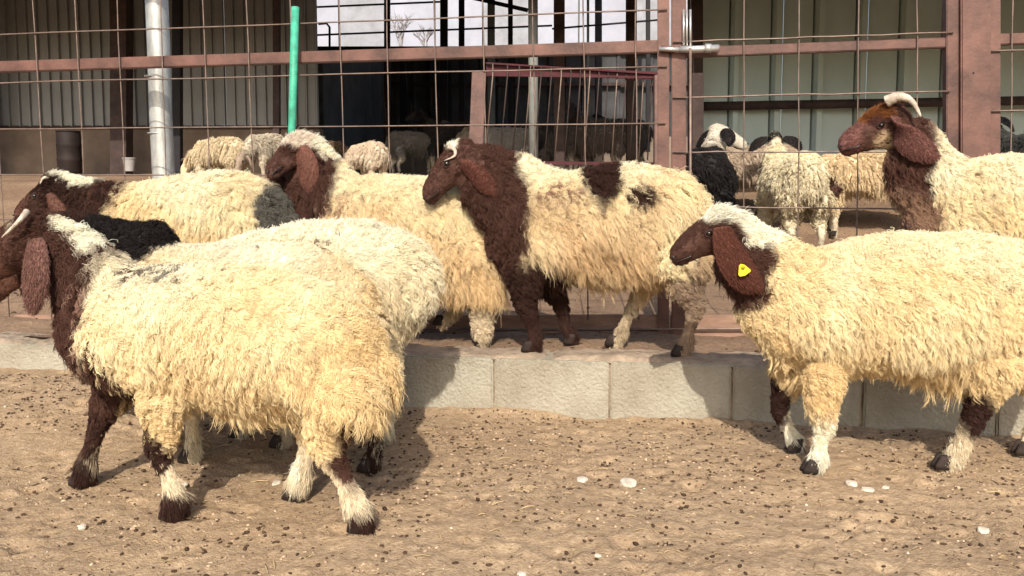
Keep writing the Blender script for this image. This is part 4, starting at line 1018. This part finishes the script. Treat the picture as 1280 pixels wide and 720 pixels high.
# ---- B: tagged sheep at right
S_ = Sheep(1100, 2.32, 0.0, t=0.0)
build_sheep('cream sheep with a brown head and a yellow triangular ear tag', from_pixels(S_,
    torso=[(1325, 392, 58, .08), (1300, 388, 80, .12), (1240, 380, 88, .155), (1160, 376, 90, .165), (1080, 380, 85, .155), (1025, 384, 79, .14), (985, 382, 66, .11), (955, 372, 50, .08)],
    neck=[(1005, 370, 62, .10, 0), (965, 340, 50, .08, 0), (930, 310, 42, .06, 0), (910, 295, 36, .05, 0)],
    head=((912, 282, 0), (838, 323, 0.0)),
    legs=[(.085, [(1032, .27, .044), (1033, .20, .030), (1036, .14, .022), (1030, .09, .016), (1028, .045, .022), (1024, .014, .018)]),
          (-.085, [(990, .27, .052), (984, .20, .036), (978, .14, .024), (988, .08, .016), (996, .045, .020), (1002, .020, .017)]),
          (.05, [(1248, .30, .070), (1236, .22, .040), (1226, .16, .027), (1215, .10, .022), (1204, .05, .024), (1190, .014, .019)]),
          (-.075, [(1300, .31, .085), (1305, .24, .060), (1312, .18, .036), (1300, .10, .022), (1296, .05, .022), (1290, .014, .017)])],
    ears=[((902, 284, .062), (912, 335, .085), (950, 362, .080), 19, (1, 0, .1), dict(tag=True, col=(.115, .042, .028))), ((905, 288, -.06), (908, 320, -.085), (915, 350, -.08), 15)],
    patches=[(880, 318, 78, 62, BROWN, .12), (930, 325, 34, 62, BROWN, .2, .95), (924, 262, 50, 19, WHITE, .2), (958, 284, 34, 17, WHITE, .25), (893, 254, 12, 9, WHITE, .3),
             (1025, 590, 22, 12, DBROWN, .25, 1, .085), (1001, 560, 22, 16, DBROWN, .25, 1, -.085), (1188, 592, 26, 14, DBROWN, .25, 1, .05), (1222, 515, 18, 34, DBROWN, .5, 1, .05), (1028, 555, 24, 34, (.85,.78,.6), .4, 1, .085), (990, 530, 20, 40, (.85,.78,.6), .4, 1, -.085), (972, 500, 12, 34, DBROWN, .5, 1, -.085)],
    tufts=[(925, 268, 42, .030), (897, 258, 12, .03), (950, 350, 22, .026)], lock=.044, wool=.028, crimp=.0065, neck_u=S_.L(990, 400).x, legtop=.13, feather=.7, dirt=.004, leg_short=.35, fat=1.12), S_, seed=21, dens=16000, per=14)
# ---- C: brown head, spotted back
S_ = Sheep(740, 3.08, PZ)
build_sheep('cream sheep with a dark brown forequarter and a brown saddle spot, small white horn', from_pixels(S_,
    torso=[(868, 265, 38, .07), (848, 268, 56, .11), (800, 274, 72, .15), (740, 278, 70, .155), (690, 281, 66, .15), (655, 286, 60, .12), (632, 288, 50, .09)],
    neck=[(668, 268, 66, .11, 0), (635, 240, 55, .085, 0), (605, 218, 44, .065, 0), (590, 205, 36, .06, 0)],
    head=((586, 188, 0), (530, 250, .02)),
    legs=[(.085, [(655, .30, .062), (655, .20, .042), (662, .14, .028), (668, .08, .020), (668, .045, .022), (664, .014, .018)]),
          (-.085, [(672, .30, .058), (690, .21, .040), (702, .14, .027), (706, .08, .019), (712, .045, .021), (716, .014, .018)]),
          (.09, [(852, .33, .085), (856, .25, .055), (868, .18, .030), (862, .10, .018), (858, .05, .022), (852, .014, .017)]),
          (-.08, [(838, .34, .070), (812, .27, .044), (800, .20, .026), (785, .12, .017), (775, .05, .021), (768, .014, .017)])],
    ears=[((577, 205, .06), (592, 212, .09), (620, 244, .085), 12.5, (.55, 0, 1), dict(col=(.12, .045, .032))), ((575, 205, -.06), (585, 225, -.085), (600, 245, -.08), 11)],
    horns=[([(561, 184, .045), (568, 187, .055), (568, 195, .06), (555, 201, .058)], 3.2)],
    patches=[(585, 290, 74, 190, BROWN, .12), (749, 208, 25, 44, DBROWN, .15), (795, 242, 17, 9, DBROWN, .4, .85), (700, 242, 34, 12, (.30, .18, .12), .8, .35), (675, 400, 60, 90, DBROWN, .2),
             (556, 178, 10, 8, WHITE, .4), (862, 385, 34, 62, (.36, .26, .18), .5, 1, .09), (782, 395, 22, 40, (.50, .40, .27), .6, 1, -.08), (845, 300, 20, 40, CREAM, .5)],  # both hind leg patches have shade painted into the coat colour
    tufts=[(556, 180, 9, .025)], stain=(.64, .45, .25), lock=.058, wool=.03, neck_u=S_.L(660, 300).x, legtop=.15, dirt=.003), S_, seed=31, dens=11500, per=12)
# ---- E: behind the left group
S_ = Sheep(500, 3.22, PZ)
build_sheep('long woolled cream sheep with a brown head and white crown beside the green pipe', from_pixels(S_,
    torso=[(598, 330, 52, .08), (584, 318, 72, .12), (545, 300, 80, .15), (490, 290, 76, .155), (440, 288, 72, .15), (405, 286, 64, .12), (380, 280, 50, .09)],
    neck=[(415, 262, 60, .11, 0), (397, 236, 54, .085, 0), (384, 210, 44, .07, 0), (376, 190, 36, .06, 0)],
    head=((382, 180, 0), (334, 220, .14)),
    legs=[(.085, [(420, .30, .055), (420, .2, .04), (422, .12, .022), (422, .05, .02), (420, .014, .016)]), (-.085, [(400, .30, .055), (398, .2, .04), (396, .12, .022), (396, .05, .02), (394, .014, .016)]),
          (.09, [(588, .33, .095), (592, .25, .070), (600, .18, .050), (603, .10, .040), (603, .05, .036), (602, .014, .020)]),
          (-.08, [(570, .33, .085), (556, .25, .060), (560, .18, .036), (574, .12, .028), (562, .075, .026), (552, .05, .018)])],
    ears=[((376, 184, .075), (386, 205, .11), (386, 240, .10), 13, (1, 0, .1), dict(col=(.16, .07, .05))), ((360, 186, -.03), (352, 205, -.05), (350, 232, -.04), 10)],
    patches=[(352, 245, 62, 100, BROWN, .14), (378, 164, 52, 21, (.74, .62, .50), .2), (408, 178, 26, 14, WHITE, .3), (422, 290, 26, 50, (.45, .3, .2), .7, .4), (560, 360, 30, 24, (.50, .33, .16), .6, .4)],
    tufts=[(385, 162, 36, .030)], stain=(.70, .51, .28), lock=.066, wool=.032, legtop=.07, neck_u=S_.L(412, 300).x), S_, seed=41, dens=11000, per=12)
# ---- D: left, lower head
S_ = Sheep(240, 3.08, PZ)
build_sheep('cream sheep with brown neck and grey rump patch, leftmost along the fence', from_pixels(S_,
    torso=[(345, 300, 44, .07), (326, 292, 64, .12), (282, 282, 70, .15), (220, 286, 66, .155), (165, 294, 66, .14), (128, 300, 56, .1)],
    neck=[(150, 282, 56, .09, 0), (112, 258, 38, .065, 0), (82, 243, 28, .05, 0), (66, 238, 26, .05, 0)],
    head=((74, 238, 0), (20, 270, 0)),
    legs=legs4(150, 138, 330, 318), ears=[((62, 242, .05), (70, 262, .08), (82, 280, .08), 9)],
    horns=[([(60, 222, .03), (54, 223, .045), (50, 230, .055)], 2.6)],
    patches=[(72, 262, 66, 52, DBROWN, .15), (92, 212, 52, 14, WHITE, .2), (332, 262, 20, 30, (.13, .12, .10), .3), (118, 245, 24, 18, BROWN, .6, .5)],
    tufts=[(95, 214, 50, .035)], lock=.052, wool=.028, neck_u=S_.L(140, 300).x), S_, seed=51, dens=9500, per=12)
# ---- G: adult at right
S_ = Sheep(1250, 3.19, PZ)
build_sheep('tall adult sheep with a reddish forelock and pale swept back horn', from_pixels(S_,
    torso=[(1480, 300, 58, .08), (1450, 290, 90, .14), (1380, 282, 96, .17), (1300, 278, 92, .175), (1235, 280, 88, .165), (1190, 284, 78, .14), (1160, 288, 60, .1)],
    neck=[(1195, 262, 70, .11, 0), (1165, 228, 50, .08, 0), (1146, 190, 38, .062, 0), (1136, 165, 32, .055, 0)],
    head=((1128, 152, 0), (1048, 184, 0)),
    legs=legs4(1190, 1180, 1440, 1425, thickw=1.1),
    ears=[((1118, 146, .075), (1128, 178, .105), (1173, 197, .10), 17, (.5, 0, 1), dict(col=(.17, .075, .06))), ((1115, 150, -.07), (1120, 175, -.10), (1140, 195, -.10), 13)],
    horns=[([(1108, 127, .045), (1124, 121, .065), (1140, 127, .08), (1151, 146, .08)], 7.5)],
    patches=[(1095, 175, 74, 62, (.16, .07, .058), .15), (1128, 215, 44, 95, BROWN, .15), (1130, 225, 36, 80, FACE, .2, .6), (1135, 275, 40, 46, (.33, .20, .13), .35), (1110, 180, 9, 16, (.5, .36, .22), .6, .6), (1092, 128, 34, 22, RUST, .2), (1108, 140, 14, 10, RUST, .4)],
    facecol=(.16, .07, .058), fat=1.18, tufts=[(1094, 128, 28, .030)], lock=.050, wool=.028, neck_u=S_.L(1180, 280).x, base=(0.85, .73, .48)), S_, seed=61, dens=9500, per=12)

# ---------------------------------------------------------------- the flock deeper in the pen
class Free:
    def __init__(s, x, y, gz, yaw, near=1):
        s.root = Vector((x, y, gz)); s.yaw = yaw; s.near = near; s.k = 1
def far_sheep(label, px, dist, yaw_deg, sc, pose, base, patches=(), headcol=BROWN, group='sheep resting deeper in the pen', seed=1, dz=0.0, dens=4200, thick=1.9, stain=None, lock=.05, headyaw=0, topc=None, earcol=None):
    x = (px - 640) / FPX * dist
    S = Free(x, dist, pad_z(x, dist) + dz, R(yaw_deg), 1)
    v = lambda u, z, w=0: Vector((u * sc, w * sc, z * sc))
    T = [(v(-.36, .47), .08, .06), (v(-.30, .455), .145, .12), (v(-.10, .44), .165, .15), (v(.10, .435), .16, .15), (v(.26, .44), .14, .12), (v(.34, .45), .10, .09)]
    if pose == 'graze':
        N = [(v(.27, .46), .12, .09), (v(.42, .40), .085, .065), (v(.52, .30), .065, .05)]; hd = (v(.53, .30), v(.66, .10)); E = [(v(.53, .30, .05), v(.50, .25, .10), v(.50, .18, .10)), (v(.53, .30, -.05), v(.50, .25, -.10), v(.50, .18, -.10))]
    else:
        cy, sy = math.cos(R(headyaw)), math.sin(R(headyaw)); hv = lambda a, w, z: v(.40 + a * cy - w * sy, z, a * sy + w * cy)
        N = [(v(.26, .50), .12, .09), (v(.36, .58), .09, .07), (v(.40, .66), .07, .055)]; hd = (hv(.0, 0, .70), hv(.22, 0, .63))
        E = [(hv(.01, .05, .70), hv(.0, .12, .69), hv(-.01, .15, .62)), (hv(.01, -.05, .70), hv(.0, -.12, .69), hv(-.01, -.15, .62))]
    def leg(u, w, hind):
        b = -.03 if hind else 0
        return [(v(u, .32, w), .075 * sc if hind else .05 * sc), (v(u + (.03 if hind else 0), .22, w), .045 * sc), (v(u + b, .15, w), .026 * sc), (v(u + b * .5, .07, w), .018 * sc), (v(u, .014, w), .017 * sc)]
    cfg = dict(torso=[(p, a * sc, b * sc) for p, a, b in T], neck=[(p, a * sc, b * sc) for p, a, b in N], head=dict(poll=hd[0], nose=hd[1]),
               legs=[leg(.24, .085, 0), leg(.22, -.085, 0), leg(-.27, .085, 1), leg(-.25, -.085, 1)],
               ears=[dict(base=a, mid=b, tip=c, w=.036 * sc, wax=Vector((.6, 0, .8)), col=earcol or headcol) for a, b, c in E],
               patches=[((hd[0].x + hd[1].x) / 2 + .02, (hd[0].z + hd[1].z) / 2, .19 * sc, .15 * sc, headcol, .2)] + [(a * sc, b * sc, c * sc, d * sc, *r_) for a, b, c, d, *r_ in patches],
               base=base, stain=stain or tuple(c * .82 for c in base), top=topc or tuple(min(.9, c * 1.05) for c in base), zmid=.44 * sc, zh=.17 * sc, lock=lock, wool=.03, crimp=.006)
    return build_sheep(label, cfg, S, group=group, seed=seed, dens=dens, per=7, voxel=.014, thick=thick)
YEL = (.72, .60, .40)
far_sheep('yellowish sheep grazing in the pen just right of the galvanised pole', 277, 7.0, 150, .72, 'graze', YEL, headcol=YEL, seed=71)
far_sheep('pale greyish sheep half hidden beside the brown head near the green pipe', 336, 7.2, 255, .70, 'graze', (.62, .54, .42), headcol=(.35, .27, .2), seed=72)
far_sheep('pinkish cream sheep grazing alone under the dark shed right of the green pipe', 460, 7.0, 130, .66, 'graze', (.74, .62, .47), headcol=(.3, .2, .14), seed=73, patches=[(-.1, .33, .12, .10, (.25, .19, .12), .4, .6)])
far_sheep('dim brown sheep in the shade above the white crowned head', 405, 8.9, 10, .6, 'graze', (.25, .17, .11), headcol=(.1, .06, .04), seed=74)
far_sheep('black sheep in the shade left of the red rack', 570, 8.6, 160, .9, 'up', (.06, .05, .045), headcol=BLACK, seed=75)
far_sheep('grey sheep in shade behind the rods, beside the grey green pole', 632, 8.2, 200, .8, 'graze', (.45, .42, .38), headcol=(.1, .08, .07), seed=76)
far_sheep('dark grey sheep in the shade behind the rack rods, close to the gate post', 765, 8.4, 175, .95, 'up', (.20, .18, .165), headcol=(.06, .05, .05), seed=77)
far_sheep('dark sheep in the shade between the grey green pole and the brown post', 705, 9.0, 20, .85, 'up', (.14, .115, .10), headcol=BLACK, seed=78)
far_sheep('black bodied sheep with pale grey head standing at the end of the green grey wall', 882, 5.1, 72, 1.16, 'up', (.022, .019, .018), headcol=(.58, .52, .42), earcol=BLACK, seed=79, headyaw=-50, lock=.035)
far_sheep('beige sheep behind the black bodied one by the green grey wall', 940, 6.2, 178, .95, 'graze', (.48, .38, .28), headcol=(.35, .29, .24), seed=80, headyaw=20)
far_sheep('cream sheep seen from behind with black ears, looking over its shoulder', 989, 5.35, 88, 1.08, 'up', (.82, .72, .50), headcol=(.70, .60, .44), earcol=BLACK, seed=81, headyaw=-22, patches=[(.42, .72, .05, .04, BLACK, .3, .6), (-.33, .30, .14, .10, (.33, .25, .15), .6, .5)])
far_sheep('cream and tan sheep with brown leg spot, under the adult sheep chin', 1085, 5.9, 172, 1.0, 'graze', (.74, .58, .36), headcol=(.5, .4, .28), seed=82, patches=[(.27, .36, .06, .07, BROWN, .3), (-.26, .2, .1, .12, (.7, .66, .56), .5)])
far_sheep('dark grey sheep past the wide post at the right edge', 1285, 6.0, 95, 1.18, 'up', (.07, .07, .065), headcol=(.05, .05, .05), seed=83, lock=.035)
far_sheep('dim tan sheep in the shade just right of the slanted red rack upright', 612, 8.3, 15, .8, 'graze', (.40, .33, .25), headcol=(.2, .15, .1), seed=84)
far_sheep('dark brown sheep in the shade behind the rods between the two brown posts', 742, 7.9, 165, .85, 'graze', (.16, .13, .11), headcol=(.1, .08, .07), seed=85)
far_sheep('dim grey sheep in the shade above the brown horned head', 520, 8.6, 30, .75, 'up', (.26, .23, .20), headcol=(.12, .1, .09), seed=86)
